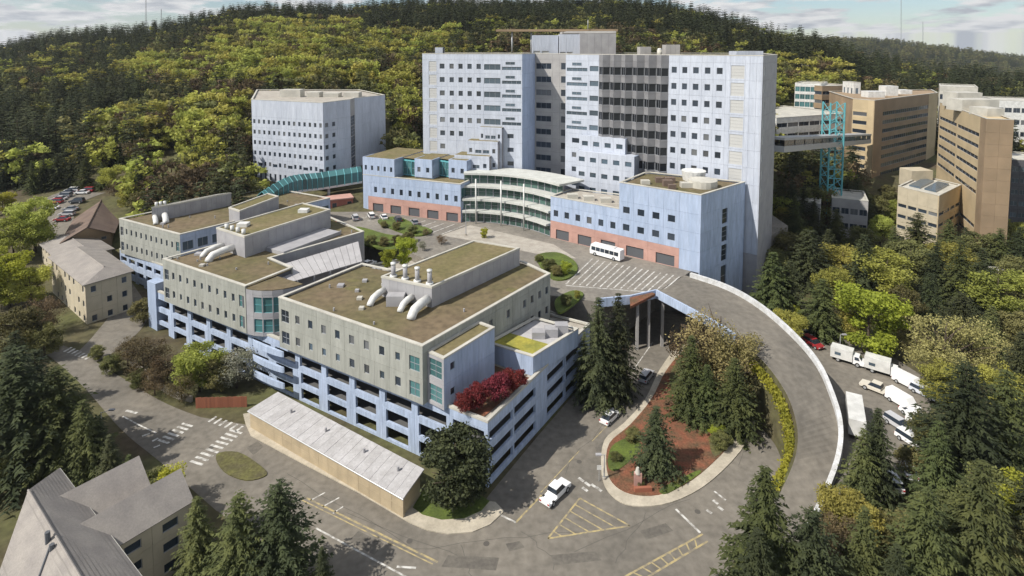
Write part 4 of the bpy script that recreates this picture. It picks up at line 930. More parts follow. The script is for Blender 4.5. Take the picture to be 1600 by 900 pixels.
# ridge runs away from the viewer: reorder so that 0-1 is the long side
bp = [bp[1], bp[2], bp[3], bp[0]]
hip_house('brown_house', 'large house with brown gabled roof beside the parking yard', bp, 4.0, 10.5, 13.8, M_tan2, M_brownr, 3, over=.9, hip=.0)
sp = [G(148, 290, 12), G(172, 292, 12), G(176, 280, 12), G(152, 278, 12)]
hip_house('green_shed', 'small dark green shed behind the brown roofed house', sp, 8.0, 12.5, 13.6, mat('dark_green_wall', (.07, .11, .10), .8, rand=.05), mat('green_metal_roof', (.16, .20, .19), .6), 0, hip=0)
sp = [G(240, 296, 14), G(262, 294, 14), G(272, 284, 14), G(246, 284, 14)]
hip_house('white_roofed_hut', 'hut with bright white metal roof at the foot of the wooded hill', sp, 11.0, 14.4, 15.4, M_cream, M_whitem, 0, hip=0)

# grey-roofed house in the near left corner
M_course = mat('shingle_course', (.255, .235, .215), .9, rand=.12)
nh = thing('grey_roofed_house', 'large house with grey gabled roofs in the near left corner', 'house', (-55, 66, 0))
zr, ze = 13.2, 9.2
R0, R1 = V3(G(44, 766, zr), zr), V3(G(136, 920, zr), zr); E0, E1 = V3(G(93, 731, ze), ze), V3(G(236, 920, ze), ze)
F0, F1 = R0 * 2 - E0, R1 * 2 - E1; F0.z = F1.z = ze
slab(nh, 'roof_plane', (R0, R1, E1, E0), M_shing, .25); slab(nh, 'roof_plane', (R0, F0, F1, R1), M_shing, .25)
b = MB(); b.tube([R0 + Vector((0, 0, .04)), R1 + Vector((0, 0, .04))], .11, 6); b.build('ridge_cap', M_shing, nh)
for t, l in ((.45, 1.4), (.52, .8)):
    q = R0.lerp(R1, t) + (F0 - R0) * .12 ; q.z = zr - .7; b = MB(); b.tube([q, q + Vector((0, 0, l))], .25, 8); b.build('roof_vent', M_dark, nh)
q = R0.lerp(R1, .55).lerp(F0.lerp(F1, .75), .9); b = MB(); a_ = R0.lerp(R1, .5); c_ = F0.lerp(F1, .8); b.tube([a_.lerp(c_, .12) + Vector((0, 0, .1)), a_.lerp(c_, .9) + Vector((0, 0, .1))], .12, 5); b.build('roof_pipe', M_dark, nh)
ip = [E0, E1, F1, F0]; ctr = sum(ip, Vector()) / 4
wp = [p.lerp(ctr, .07).xy for p in (F0, F1, E1, E0)]
b = MB(); b.prism(wp, 0, ze - .1); b.build('wall', M_cream, nh)
b = MB(); g0 = [E0.lerp(ctr, .07), F0.lerp(ctr, .07), R0.lerp(R1, .06) - Vector((0, 0, .35))]; g0[0].z = g0[1].z = ze - .15; b.poly(g0); b.build('gable', M_cream, nh)
def cross_gable(t0, t1, out, zc, zee, label):
    a, c = E0.lerp(E1, t0), E0.lerp(E1, t1); d = (c - a); n = Vector((-d.y, d.x, 0)).normalized()
    if n.dot(Vector((1, 0.6, 0))) < 0: n = -n
    rm = (a + c) / 2; back = -n * 4.0
    Rf = rm + n * out; Rf.z = zc; Rb = rm + back; Rb.z = zc
    af, cf = a + n * out, c + n * out; ab, cb = a + back * .4, c + back * .4
    for p in (af, cf, ab, cb): p.z = zee
    slab(nh, 'roof_plane', (Rb, Rf, af, ab), M_shing); slab(nh, 'roof_plane', (Rb, cb, cf, Rf), M_shing)
    wa, wc = a.lerp(c, .08) + n * (out - .5), c.lerp(a, .08) + n * (out - .5)
    b = MB(); b.prism([wa.xy, wc.xy, (wc - n * out).xy, (wa - n * out).xy] if (wc - wa).cross(-n).z > 0 else [wc.xy, wa.xy, (wa - n * out).xy, (wc - n * out).xy], 0, zee - .25); b.build('wing_wall', M_cream, nh)
    b = MB(); g = [V3(wa, zee - .3), V3(wc, zee - .3), V3((wa + wc) / 2, zc - .45)]; b.poly(g); b.build('gable', M_cream, nh)
    p0, p1 = (wc.xy, wa.xy) if Vector(((wa - wc).y, -(wa - wc).x)).dot(n.xy) > 0 else (wa.xy, wc.xy)
    p0, p1 = p0 + n.xy * .32, p1 + n.xy * .32
    for sgn, cc in ((1, wc), (-1, wa)):
        s0, s1 = (cc - n * .2).xy, (cc - n * (out - .3)).xy; dd = (wc - wa).xy.normalized() * sgn * .32
        s0, s1 = s0 + dd, s1 + dd
        if Vector(((s1 - s0).y, -(s1 - s0).x)).dot(dd) < 0: s0, s1 = s1, s0
        facade(nh, s0, s1, 0.1, [2.7, 2.7, 2.5], [1, 1], lambda r, c: (.28, .72, .28, .74), M_cream)
    facade(nh, p0, p1, 0.1, [3, 3, 2.4], [1, 1, 1], lambda r, c: (.28, .72, .28, .74) if c != 1 or r == 2 else None, M_cream)
for P0, P1 in ((E0, E1), (F0, F1)):
    b = MB(); b.tube([P0 + Vector((0, 0, -.15)), P1 + Vector((0, 0, -.15))], .13, 6); b.build('gutter', M_coping, nh)
for k in range(1, 12):                                   # lapped courses of roofing on both slopes
    for (Ea, Eb) in ((E0, E1), (F0, F1)):
        a_, c_ = R0.lerp(Ea, k / 12), R1.lerp(Eb, k / 12); nn_ = (Ea - R0).normalized() * .10; up_ = Vector((0, 0, .035))
        b = MB(); b.quad(a_ - nn_ + up_, c_ - nn_ + up_, c_ + nn_ + up_ * .6, a_ + nn_ + up_ * .6); b.build('roof_course', M_course, nh)
cross_gable(.18, .42, 6.5, 11.0, 8.4, ''); cross_gable(.42, .66, 8.8, 11.0, 8.2, '')

# ------------------------------------------------------------------ buildings on the right
def slots(nr): return lambda r, c: (.004, .996, .26, .70, dict(g=M_glass, nx=6)) if r < nr else None
t2 = [Vector((185, 248)), Vector((157.5, 190)), Vector((164.5, 187.5)), Vector((196, 246))]
ZTN = 42.5
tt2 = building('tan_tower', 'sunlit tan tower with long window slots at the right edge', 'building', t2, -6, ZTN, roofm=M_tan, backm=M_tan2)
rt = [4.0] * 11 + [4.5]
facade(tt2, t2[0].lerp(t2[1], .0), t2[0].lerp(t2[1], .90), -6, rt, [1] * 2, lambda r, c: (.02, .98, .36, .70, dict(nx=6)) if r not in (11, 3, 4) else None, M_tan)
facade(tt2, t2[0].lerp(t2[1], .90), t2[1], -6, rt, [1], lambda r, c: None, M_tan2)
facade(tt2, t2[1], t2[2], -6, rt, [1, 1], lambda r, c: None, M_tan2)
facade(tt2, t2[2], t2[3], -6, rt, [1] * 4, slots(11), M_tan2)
for (u_, v_, w, h) in ((.2, .5, 5, 5.5), (.45, .5, 7, 4.0), (.75, .5, 3, 2.5)):
    q = t2[0].lerp(t2[1], u_).lerp(t2[3].lerp(t2[2], u_), v_); b = MB(); b.box(q.x - w, q.y - 4, ZTN - .4, q.x + w, q.y + 4, ZTN + h); b.build('roof_plant', M_coping, tt2)
t1 = [Vector((158, 266)), Vector((162.5, 257)), Vector((224, 302)), Vector((238, 326)), Vector((172, 312))]
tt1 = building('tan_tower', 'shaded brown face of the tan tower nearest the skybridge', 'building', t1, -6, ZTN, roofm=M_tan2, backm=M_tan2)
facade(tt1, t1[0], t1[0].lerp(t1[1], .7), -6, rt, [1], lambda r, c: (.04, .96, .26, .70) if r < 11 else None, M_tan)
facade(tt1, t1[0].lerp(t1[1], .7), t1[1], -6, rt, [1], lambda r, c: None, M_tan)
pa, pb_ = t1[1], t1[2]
facade(tt1, pa, pa.lerp(pb_, .12), -6, rt, [1], lambda r, c: None, M_tan2); facade(tt1, pa.lerp(pb_, .12), pa.lerp(pb_, .84), -6, rt, [1] * 4, slots(11), M_tan2); facade(tt1, pa.lerp(pb_, .84), pb_, -6, rt, [1], lambda r, c: None, M_tan)  # front in the browner tone as painted shade, end pier left tan
for (x, y, w, h) in ((176, 280, 4, 2.5), (190, 290, 3, 4.5), (204, 300, 3, 1.8)):
    b = MB(); b.box(x - w, y - 3, ZTN - .4, x + w, y + 3, ZTN + h); b.build('roof_plant', M_whitem, tt1)
# small tan building with skylights
sq = [TP(1412, 210), TP(1478, 196), TP(1512, 212), TP(1448, 228)]
stn = building('skylit_annex', 'small cream annex with two dark skylights below the tan towers', 'building', sq, -6, 15.0, roofm=M_coping, backm=M_cream)
for i in range(4): facade(stn, sq[i], sq[(i + 1) % 4], -6, [4, 4, 4, 4, 5], [1] * 4, lambda r, c: (.08, .92, .38, .7) if r < 4 else None, M_cream if i == 0 else M_tan)
for s_ in (.3, .68):
    q = [sq[0].lerp(sq[1], s_ - .14), sq[0].lerp(sq[1], s_ + .14)]; off = (sq[3] - sq[0]); P = [q[0] + off * .2, q[1] + off * .2, q[1] + off * .8, q[0] + off * .8]
    b = MB(); b.prism(P, 14.6, 15.3); b.build('skylight', M_glass2, stn)
q = sq[0].lerp(sq[3], .55); b = MB(); b.prism([q, q + Vector((9, 1)), q + Vector((9, 8)), q + Vector((0, 7))], 12, 18.5); b.build('stair_head', M_cream, stn)
# long skybridge and its teal lattice pylon
k0, k1 = DP(1212, 232, 164), DP(1352, 220, 255)
skw = thing('steel_skybridge', 'long grey enclosed skybridge from the tower to the tan towers', 'skybridge', (k0.x, k0.y, 20))
d = (k1 - k0); d2 = d.xy.normalized(); n = Vector((-d2.y, d2.x, 0)) * 2.2
NBR = 12
for k in range(NBR):
    a, c = k0 + d * (k / NBR + .004), k0 + d * ((k + 1) / NBR - .004)
    for s_ in (-1, 1):
        b = MB(); o = n * s_; b.quad(a + o + Vector((0, 0, .9)), c + o + Vector((0, 0, .9)), c + o + Vector((0, 0, 2.6)), a + o + Vector((0, 0, 2.6))); b.build('pane', M_glass2, skw)
b = MB()
for (z0_, z1_) in ((-.9, .9), (2.6, 3.3)):
    P = [k0 - n * 1.05, k1 - n * 1.05, k1 + n * 1.05, k0 + n * 1.05]; lo = [p + Vector((0, 0, z0_)) for p in P]; hi = [p + Vector((0, 0, z1_)) for p in P]
    b.poly(hi); b.poly(list(reversed(lo)))
    for i in range(4): j = (i + 1) % 4; b.quad(lo[i], lo[j], hi[j], hi[i])
b.build('deck', M_steel, skw)
py = DP(1298, 290, 212); pyl = thing('lattice_pylon', 'teal steel lattice pylon carrying the long skybridge', 'pylon', (py.x, py.y, 4))
zt_, hw = 46, 2.6
for sx in (-1, 1):
    for sy in (-1, 1):
        b = MB(); b.tube([(py.x + sx * hw, py.y + sy * hw, gz(py.x, py.y) - .5), (py.x + sx * hw, py.y + sy * hw, zt_)], .32, 6); b.build('leg', M_tealm, pyl)
zz = 4.0; kk = 0
while zz < zt_ - 3:
    for sy in (-1, 1):
        b = MB(); b.tube([(py.x - hw, py.y + sy * hw, zz), (py.x + hw, py.y + sy * hw, zz)], .16, 4); b.tube([(py.x - hw, py.y + sy * hw, zz), (py.x + hw, py.y + sy * hw, zz + 3.5)], .13, 4)
        b.tube([(py.x + sy * hw, py.y - hw, zz), (py.x + sy * hw, py.y + hw, zz + 3.5)], .13, 4); b.build('brace', M_tealm, pyl)
    zz += 3.5
# buildings behind the skybridge
def farblock(name, label, px0, px1, d0, d1, depth, ztop, zbot, rows, cols, m, gm=M_glass, rect=(.08, .92, .3, .7), roofm=M_coping):
    a, b_ = TP(px0, d0), TP(px1, d1); n = Vector((-(b_ - a).y, (b_ - a).x)).normalized() * depth
    P = [a, b_, b_ + n, a + n]; r_ = building(name, label, 'building', P, zbot, ztop, roofm=roofm, backm=m)
    h = (ztop - zbot) / (rows + .3)
    facade(r_, a, b_, zbot, [h] * rows + [.3 * h], [1] * cols, lambda r, c: (*rect, dict(g=gm, nx=2)) if r < rows else None, m)
    facade(r_, b_, b_ + n, zbot, [h] * rows + [.3 * h], [1] * 3, lambda r, c: (*rect, dict(g=gm)) if r < rows else None, m)
    facade(r_, a + n, a, zbot, [h] * rows + [.3 * h], [1] * 3, lambda r, c: (*rect, dict(g=gm)) if r < rows else None, m)
    return r_
farblock('parking_deck', 'low white parking deck seen behind the long skybridge', 1216, 1332, 262, 282, 40, 34, 2, 6, 7, M_whitem, M_glass, (.03, .97, .40, .80))
farblock('glass_office', 'pale green glass office behind the lattice pylon', 1243, 1284, 330, 322, 22, 46, 10, 8, 5, M_whitem, M_teal, (.04, .96, .2, .85))
farblock('brown_office', 'brown banded office just left of the tan towers', 1286, 1336, 318, 322, 22, 45, 0, 9, 4, M_tan2, M_glass, (.03, .97, .3, .7))
farblock('stair_tower_building', 'slim white stair tower beside the brown banded office', 1335, 1346, 300, 300, 10, 48, 0, 8, 1, M_whitem, M_glass2, (.3, .7, .2, .8))
farblock('cream_house', 'small cream house high on the right hillside', 1253, 1264, 400, 402, 10, 57, 45, 3, 2, M_cream, rect=(.3, .7, .3, .7))
farblock('pale_clinic', 'flat white clinic behind the tan tower roof', 1470, 1530, 330, 320, 30, 44, 5, 5, 6, M_coping)
farblock('white_lab', 'white laboratory at the far right edge behind the tan tower', 1560, 1640, 330, 320, 30, 36, 0, 5, 6, M_whitem)
farblock('dark_block', 'dark glass block at the right frame edge', 1590, 1660, 215, 210, 20, 24, -8, 7, 5, mat('dark_wall', (.09, .09, .10), .6, rand=.1), M_glass2)
farblock('low_white_hut', 'low white roofed hut among trees at the right edge', 1562, 1600, 158, 150, 8, 4.5, -4, 2, 4, M_cream, rect=(.2, .8, .3, .7), roofm=M_whitem)
farblock('utility_building', 'grey flat utility building under the long skybridge', 1240, 1290, 205, 200, 14, 11, -4, 2, 5, M_core)
farblock('concrete_annex', 'grey concrete annex with dark windows at the pylon foot', 1308, 1366, 205, 200, 16, 12, -6, 3, 4, M_core)
# ------------------------------------------------------------------ trees
L_con = leafmat('conifer_needles', (0.074, 0.084, 0.037), (0.034, 0.042, 0.022), .32, .18)
L_con2 = leafmat('young_conifer_needles', (0.118, 0.132, 0.046), (0.055, 0.068, 0.028), .25, .2)
L_yel = leafmat('spring_leaves', (0.46, 0.455, 0.105), (0.28, 0.285, 0.07), .30, .42, .025)
L_yel2 = leafmat('bright_spring_leaves', (0.46, 0.47, 0.062), (0.29, 0.31, 0.05), .15, .42)
L_mid = leafmat('mid_leaves', (0.215, 0.21, 0.078), (0.115, 0.118, 0.046), .30, .3, .025)
L_brown = leafmat('budding_twigs', (0.17, 0.125, 0.065), (0.10, 0.078, 0.045), .25, .2)
L_tanb = leafmat('pale_catkins', (0.36, 0.31, 0.13), (0.23, 0.20, 0.085), .2, .25)
L_red = leafmat('red_maple_leaves', (0.25, 0.045, 0.055), (0.15, 0.030, 0.036), .12, .25)
L_blos = leafmat('pale_blossom', (0.42, 0.42, 0.34), (0.22, 0.24, 0.15), .15, .3)
def tri_mesh(name, V, nper, m):
    """V: (N*nper, 3) array; each nper verts is a face"""
    n = len(V); nf = n // nper; me = bpy.data.meshes.new(name)
    me.vertices.add(n); me.vertices.foreach_set('co', np.asarray(V, dtype=np.float32).ravel())
    me.loops.add(n); me.loops.foreach_set('vertex_index', np.arange(n, dtype=np.int32))
    me.polygons.add(nf); me.polygons.foreach_set('loop_start', np.arange(0, n, nper, dtype=np.int32)); me.polygons.foreach_set('loop_total', np.full(nf, nper, dtype=np.int32))
    me.materials.append(m); me.update(); me.validate(); return me
def trunk_mesh(name, h, r, lean=0.0, limbs=0, rg=None, spread=3.0, m=None):
    b = MB(); n = 6
    b.tube([(lean * t * t, 0, h * t) for t in [i / n for i in range(n + 1)]], [r * (1 - .85 * i / n) for i in range(n + 1)], 7)
    for k in range(limbs):
        t = rg.uniform(.3, .75); a = rg.uniform(0, 6.28); l = spread * rg.uniform(.6, 1.0); p = Vector((lean * t * t, 0, h * t))
        q = p + Vector((math.cos(a) * l * .5, math.sin(a) * l * .5, l * .45)); s_ = p + Vector((math.cos(a) * l, math.sin(a) * l, l * .8))
        b.tube([p, q, s_], [r * .45 * (1 - .5 * t), r * .28, r * .08], 5)
    return mesh(name, b.v, b.f, m or M_bark, smooth=True)
def conifer_mesh(h, rad, levels, br, sprays, seed, m, droop=.35, start=.07, power=.8, size=1.0, tip=0.0):
    g = np.random.default_rng(seed); tris = []
    for i in range(levels):
        t = start + (1 - start) * (i + g.uniform(-.3, .3)) / levels; t = min(max(t, .03), .995)
        L0 = rad * ((1 - t) ** power) * (1.0 if t > .2 else .72 + 1.4 * t) + .12
        nb = max(4, int(br * (1 - .45 * t))); ph = g.uniform(0, 6.28)
        for k in range(nb):
            a = ph + 6.283 * (k + g.uniform(-.3, .3)) / nb; L = L0 * g.uniform(.62, 1.18); up = .25 * t - droop * g.uniform(.6, 1.3) * (1 - .5 * t)
            ca, sa = math.cos(a), math.sin(a)
            ns = max(2, int(sprays * (L / rad) + 1.5))
            for s in range(ns):
                f = (s + g.uniform(.2, .9)) / ns; rr = L * f
                c = np.array([ca * rr, sa * rr, h * t + up * rr - .06 * rr * rr / max(rad, 1)])
                wdt = size * (.34 + .36 * (1 - f)) * (h / 20) * g.uniform(.7, 1.3) * (.6 + .6 * L / rad)
                ln = wdt * g.uniform(1.3, 2.1)
                for side in (-1, 1):
                    ang = a + side * g.uniform(.35, 1.0); dv = np.array([math.cos(ang), math.sin(ang), up - g.uniform(.05, .5)])
                    pv = np.array([-math.sin(ang), math.cos(ang), g.uniform(-.6, .6)])
                    tris += [c - pv * wdt * .45, c + pv * wdt * .45, c + dv * ln]
                if g.random() < .5:
                    dv = np.array([ca * .5, sa * .5, .9 * g.uniform(-.9, .6)]); pv = np.array([-sa, ca, 0])
                    tris += [c - pv * wdt * .4, c + pv * wdt * .4, c + dv * ln * .8]
    return tri_mesh('crown', np.array(tris), 3, m)
def leafy_mesh(h, rad, lobes, per, seed, m, size=.5, base=.28, sparse=0.0, flat=1.0):
    g = np.random.default_rng(seed); out = []
    for k in range(lobes):
        zf = base + (1 - base) * (g.random() ** .8) * .86; prof = math.sin(math.pi * min(1, max(.06, (zf - base * .6) / (1.06 - base * .6)))) ** .6
        a = g.uniform(0, 6.283); rr = rad * prof * math.sqrt(g.random()) * .85
        c = np.array([rr * math.cos(a), rr * math.sin(a), h * zf]); lr = rad * g.uniform(.22, .45) * (.7 + .3 * prof)
        d = g.normal(size=(per, 3)); d /= np.linalg.norm(d, axis=1)[:, None]; rads = lr * (g.random(per) ** .45)
        P = c + d * rads[:, None] * np.array([1, 1, .75 * flat])
        n = g.normal(size=(per, 3)) + d * .9; n /= np.linalg.norm(n, axis=1)[:, None]
        u = np.cross(n, g.normal(size=(per, 3))); u /= np.linalg.norm(u, axis=1)[:, None]; v = np.cross(n, u)
        s = (size * g.uniform(.6, 1.3, per))[:, None]
        out.append(np.stack([P - u * s, P - v * s * .6, P + u * s, P + v * s * .6], 1).reshape(-1, 3))
    return tri_mesh('crown', np.concatenate(out), 4, m)
rg = random.Random(3)
KIND = {}
def defkind(k, crowns, trunk): KIND[k] = (crowns, trunk)
# every prototype is 10 m tall and scaled on placing
defkind('con', [conifer_mesh(10, 2.3 + .35 * (s % 2), 40 - 3 * s, 13, 9, s, L_con if s != 3 else L_con2, size=.78, droop=.30 + .1 * s) for s in (1, 2, 3, 41)[:3]], trunk_mesh('trunk', 9.6, .22))
defkind('con2', [conifer_mesh(10, 2.7, 36, 13, 9, s, L_con2, size=.78, droop=.28) for s in (4, 5)], trunk_mesh('trunk', 9.6, .22))
defkind('conw', [conifer_mesh(10, 3.6 - .4 * (s - 6), 30 + 3 * (s - 6), 13, 11, s, L_con if s == 6 else L_con2, size=.88, droop=.2 + .15 * (s - 6), power=.6 + .08 * (s - 6)) for s in (6, 7, 8)], trunk_mesh('trunk', 9.4, .28))
defkind('pine', [leafy_mesh(10, 3.4, 70, 260, s, L_con, size=.19, base=.08) for s in (8,)], trunk_mesh('trunk', 8.5, .3, 0, 7, rg))
defkind('yel', [leafy_mesh(10, 3.7, 40, 260, s, L_yel, size=.17, base=.2) for s in (11, 12, 13)], trunk_mesh('trunk', 8.2, .2, .5, 9, rg))
defkind('bright', [leafy_mesh(10, 4.0, 40, 240, s, L_yel2, size=.19, base=.12) for s in (14, 15)], trunk_mesh('trunk', 8.0, .2, .3, 9, rg))
defkind('mid', [leafy_mesh(10, 3.8, 42, 260, s, L_mid, size=.18, base=.15) for s in (16, 17)], trunk_mesh('trunk', 8.2, .24, .3, 9, rg))
defkind('bare', [leafy_mesh(10, 3.9, 46, 130, s, L_tanb, size=.12, base=.2) for s in (18, 19)], trunk_mesh('trunk', 9.0, .2, .3, 16, rg, 3.6))
defkind('brown', [leafy_mesh(10, 4.0, 44, 130, s, L_brown, size=.13, base=.15) for s in (20, 21)], trunk_mesh('trunk', 9.0, .2, .3, 16, rg, 3.6))
defkind('red', [leafy_mesh(10, 6.0, 34, 240, s, L_red, size=.30, base=.25, flat=.8) for s in (22, 23)], trunk_mesh('trunk', 7.5, .25, .3, 9, rg, 4.5))
defkind('blos', [leafy_mesh(10, 4.2, 34, 150, s, L_blos, size=.16, base=.2) for s in (24,)], trunk_mesh('trunk', 8.5, .2, .3, 12, rg, 3.6))
NM = {'con': ('conifer_tree', 'conifer'), 'con2': ('conifer_tree', 'conifer'), 'conw': ('conifer_tree', 'conifer'), 'pine': ('pine_tree', 'pine'), 'yel': ('leafy_tree', 'tree'), 'bright': ('leafy_tree', 'tree'), 'mid': ('leafy_tree', 'tree'), 'bare': ('budding_tree', 'tree'), 'brown': ('budding_tree', 'tree'), 'red': ('maple_tree', 'maple'), 'blos': ('blossom_tree', 'tree')}
TCOUNT = {}
def tree_at(kind, p, h, label, group=None, wide=1.0, name=None, cat=None):
    crowns, trunk = KIND[kind]; i = TCOUNT.get(kind, 0); TCOUNT[kind] = i + 1; nm, ct = NM[kind]
    rz = (i * 2.399) % 6.283; s = h / 10
    M = Matrix.Translation((p[0], p[1], p[2] - .1)) @ Matrix.Rotation(rz, 4, 'Z')
    root = link(name or nm, None, M); tag(root, label, cat or ct, group); root.empty_display_size = .5
    Sx = M @ Matrix.Diagonal((s * wide, s * wide, s, 1))
    link('trunk', trunk, Sx, root); link('crown', crowns[i % len(crowns)], Sx, root); return root
def tree(kind, px, py, top, label, group=None, wide=1.0, z=None, d=None):
    """base pixel (px,py) on the ground, crown top at pixel row `top`"""
    p = GP(px, py) if z is None else V3(G(px, py, z), z)
    h = (py - top) * p.y / FPX
    return tree_at(kind, p, h, label, group, wide)
# --- around the loop road
tree('con', 934, 630, 448, 'left of the twin tall dark conifers at the garage corner', wide=1.1)
tree('con', 964, 622, 444, 'right of the twin tall dark conifers at the garage corner', wide=1.1)
tree('con', 912, 606, 510, 'shorter dark conifer tucked against the garage side wall behind the twins')
tree('con2', 1078, 650, 512, 'tallest conifer on the traffic island', wide=1.35)
tree('con2', 1103, 662, 560, 'small conifer between the two tall ones on the island', wide=1.5)
tree('con2', 1146, 676, 548, 'broad conifer at the right of the traffic island', wide=1.6)
tree('con', 1024, 738, 622, 'single small conifer standing in the red mulch at the island front', wide=1.6)
tree('pine', 712, 790, 662, 'round dark pine at the near corner of the garage', wide=1.35)
tree('bare', 1118, 622, 468, 'pale budding tree beside the ramp head', wide=1.2)
tree('bare', 1152, 640, 500, 'pale budding tree on the inner bank of the ramp')
tree('brown', 1090, 612, 490, 'brown budding tree behind the island conifers')
# --- near bottom edge
tree('conw', 440, 930, 728, 'tall dark conifer at the bottom edge left of centre', wide=1.25)
tree('conw', 378, 945, 745, 'dark conifer left of the tall one at the bottom edge', wide=1.2)
tree('conw', 312, 920, 755, 'dark conifer beside the grey roofed house', wide=1.15)
tree('con', 505, 950, 840, 'low conifer tip at the bottom edge by the white lane line', wide=1.2)
tree('bright', 266, 792, 724, 'bright round bush by the crosswalk corner', wide=1.2)
tree('mid', 238, 790, 730, 'dull green bush beside the bright round one', wide=1.3)
# --- dark conifers at the left edge
LE = [(35, 742, 520, 'conw'), (95, 735, 555, 'conw'), (135, 752, 610, 'con'), (62, 690, 530, 'con'), (175, 770, 668, 'con'), (8, 700, 560, 'conw'), (205, 790, 700, 'con2'), (120, 700, 590, 'con'), (30, 640, 505, 'con'), (158, 735, 640, 'con')]
for i, (x, y, t, k) in enumerate(LE):
    tree(k, x, y, t, ['tallest dark green conifer near the left edge', 'broad dark green conifer right of the tallest at left', 'slim dark conifer in front of the road at left', 'dark conifer half hidden between the two broad ones at left', 'small dark conifer behind the grey house ridge', 'dark conifer cut by the left frame edge', 'low conifer by the street lamp at left', 'dark conifer behind the slim one at left', 'dark conifer tip below the yellow trees at the left edge', 'small conifer next to the slim one at left'][i], 'dark conifers above the grey house', wide=1.4)
for i, (x, y, t, k) in enumerate([(55, 392, 300, 'yel'), (22, 408, 330, 'yel'), (15, 480, 378, 'bright'), (50, 480, 410, 'yel'), (75, 520, 455, 'brown'), (30, 560, 470, 'mid'), (70, 560, 500, 'mid'), (5, 330, 290, 'bright'), (20, 760, 690, 'mid')]):
    tree(k, x, y, t, ['tall yellow-green tree by the parking yard at left', 'yellow-green tree at the left edge behind the bright one', 'bright yellow tree at the left edge', 'yellow-green tree in front of the beige house', 'brown budding tree below the beige house', 'dull green tree under the bright yellow one at left', 'dull green shrub tree beside the street bend', 'small yellow tree at the left edge on the hill foot', 'green bush at the left edge by the grey roof'][i], wide=1.15)
# --- shrubs between the street and the garage
for i, (x, y, t, k) in enumerate([(312, 612, 530, 'yel'), (345, 608, 545, 'mid'), (370, 606, 535, 'blos'), (225, 592, 520, 'brown'), (262, 602, 545, 'brown'), (200, 572, 525, 'brown'), (225, 505, 462, 'mid'), (175, 585, 552, 'mid'), (242, 618, 570, 'brown'), (284, 628, 580, 'brown'), (152, 562, 536, 'mid'), (215, 607, 575, 'mid')]):
    tree(k, x, y, t, ['yellow-green tree in front of the blue garage', 'dull green tree beside the yellow-green one at the garage', 'pale blossoming tree at the garage balcony', 'brown shrub on the slope below the middle block', 'brown shrub right of it on the garage slope', 'brown shrub nearest the street on the slope', 'green tree at the garage stair tower', 'green shrub at the street kerb', 'low brown shrub above the retaining wall', 'low brown shrub at the end of the retaining wall', 'small green shrub at the far crosswalk', 'small green shrub by the retaining wall'][i], wide=1.3)
for i, (x, y, t, k) in enumerate([(52, 302, 248, 'con'), (70, 294, 236, 'con'), (92, 287, 232, 'conw'), (112, 284, 238, 'con'), (134, 286, 236, 'conw'), (190, 304, 262, 'brown'), (206, 316, 270, 'yel'), (178, 290, 246, 'yel'), (222, 306, 262, 'mid'), (160, 284, 240, 'con'), (310, 318, 282, 'brown'), (345, 306, 276, 'mid'), (365, 300, 268, 'yel'), (330, 296, 262, 'brown')]):
    tree(k, x, y, t, ['dark conifer at the left end of the yard tree line', 'second dark conifer from the left behind the parking yard', 'third dark conifer from the left behind the parking yard', 'fourth dark conifer from the left behind the parking yard', 'fifth dark conifer from the left behind the parking yard', 'brown budding tree right of the brown roof', 'yellow-green tree right of the brown roof', 'yellow-green tree behind the green shed', 'olive tree left of the white roofed hut', 'dark conifer behind the green shed', 'brown budding tree on the bank by the far block', 'olive tree on the bank left of the office block', 'yellow-green tree beside the office block corner', 'brown budding tree on the bank under the hill'][i], wide=1.25)
tree('con', 288, 306, 240, 'lone dark conifer by the white roofed hut', wide=1.2)
tree('con2', 250, 300, 262, 'small conifer behind the white roofed hut', wide=1.2)
# --- right hand trees
RT_ = [('conw', 1190, 935, 700, 'large conifer overhanging the road at bottom right'), ('conw', 1262, 960, 770, 'conifer right of the large one at the bottom edge'), ('con', 1366, 775, 622, 'conifer beside the white truck and parked vans'), ('con', 1345, 790, 655, 'shorter conifer left of the one beside the truck'),
       ('conw', 1440, 945, 735, 'dark conifer at the bottom in the right group'), ('conw', 1525, 925, 690, 'tall dark conifer in the lower right corner group'), ('conw', 1500, 760, 545, 'tallest dark conifer right of the parked vans'), ('conw', 1565, 740, 560, 'broad dark conifer at the right edge'),
       ('con2', 1345, 945, 770, 'greenish conifer between the bottom right ones'), ('con', 1590, 640, 505, 'dark conifer cut by the right frame edge'), ('con', 1600, 880, 715, 'conifer at the lower right frame edge'), ('con', 1460, 800, 640, 'slim conifer below the tallest dark one at right'),
       ('mid', 1480, 880, 760, 'olive leafy tree among the bottom right conifers'), ('yel', 1322, 860, 752, 'yellowish tree between the bottom right conifers'), ('bright', 1592, 850, 735, 'bright green tree at the right frame edge'), ('mid', 1400, 880, 790, 'olive tree in front of the bottom right conifers'), ('mid', 1545, 830, 720, 'olive tree behind the lower right corner conifer'), ('mid', 1445, 700, 640, 'pale olive bush at the end of the parking lot'), ('mid', 1425, 745, 690, 'olive bush beside the lot entrance'), ('brown', 1310, 905, 790, 'brown budding tree at the bottom by the ramp foot'),
       ('con', 1180, 985, 800, 'small conifer tip at the bottom edge below the large one'), ('mid', 1575, 905, 800, 'olive tree at the lower right corner'), ('con', 1395, 985, 830, 'conifer tip at the bottom edge right of the ramp foot')]
for k, x, y, t, lb in RT_: tree(k, x, y, t, lb, wide=1.35 if k == 'con' else 1.25)
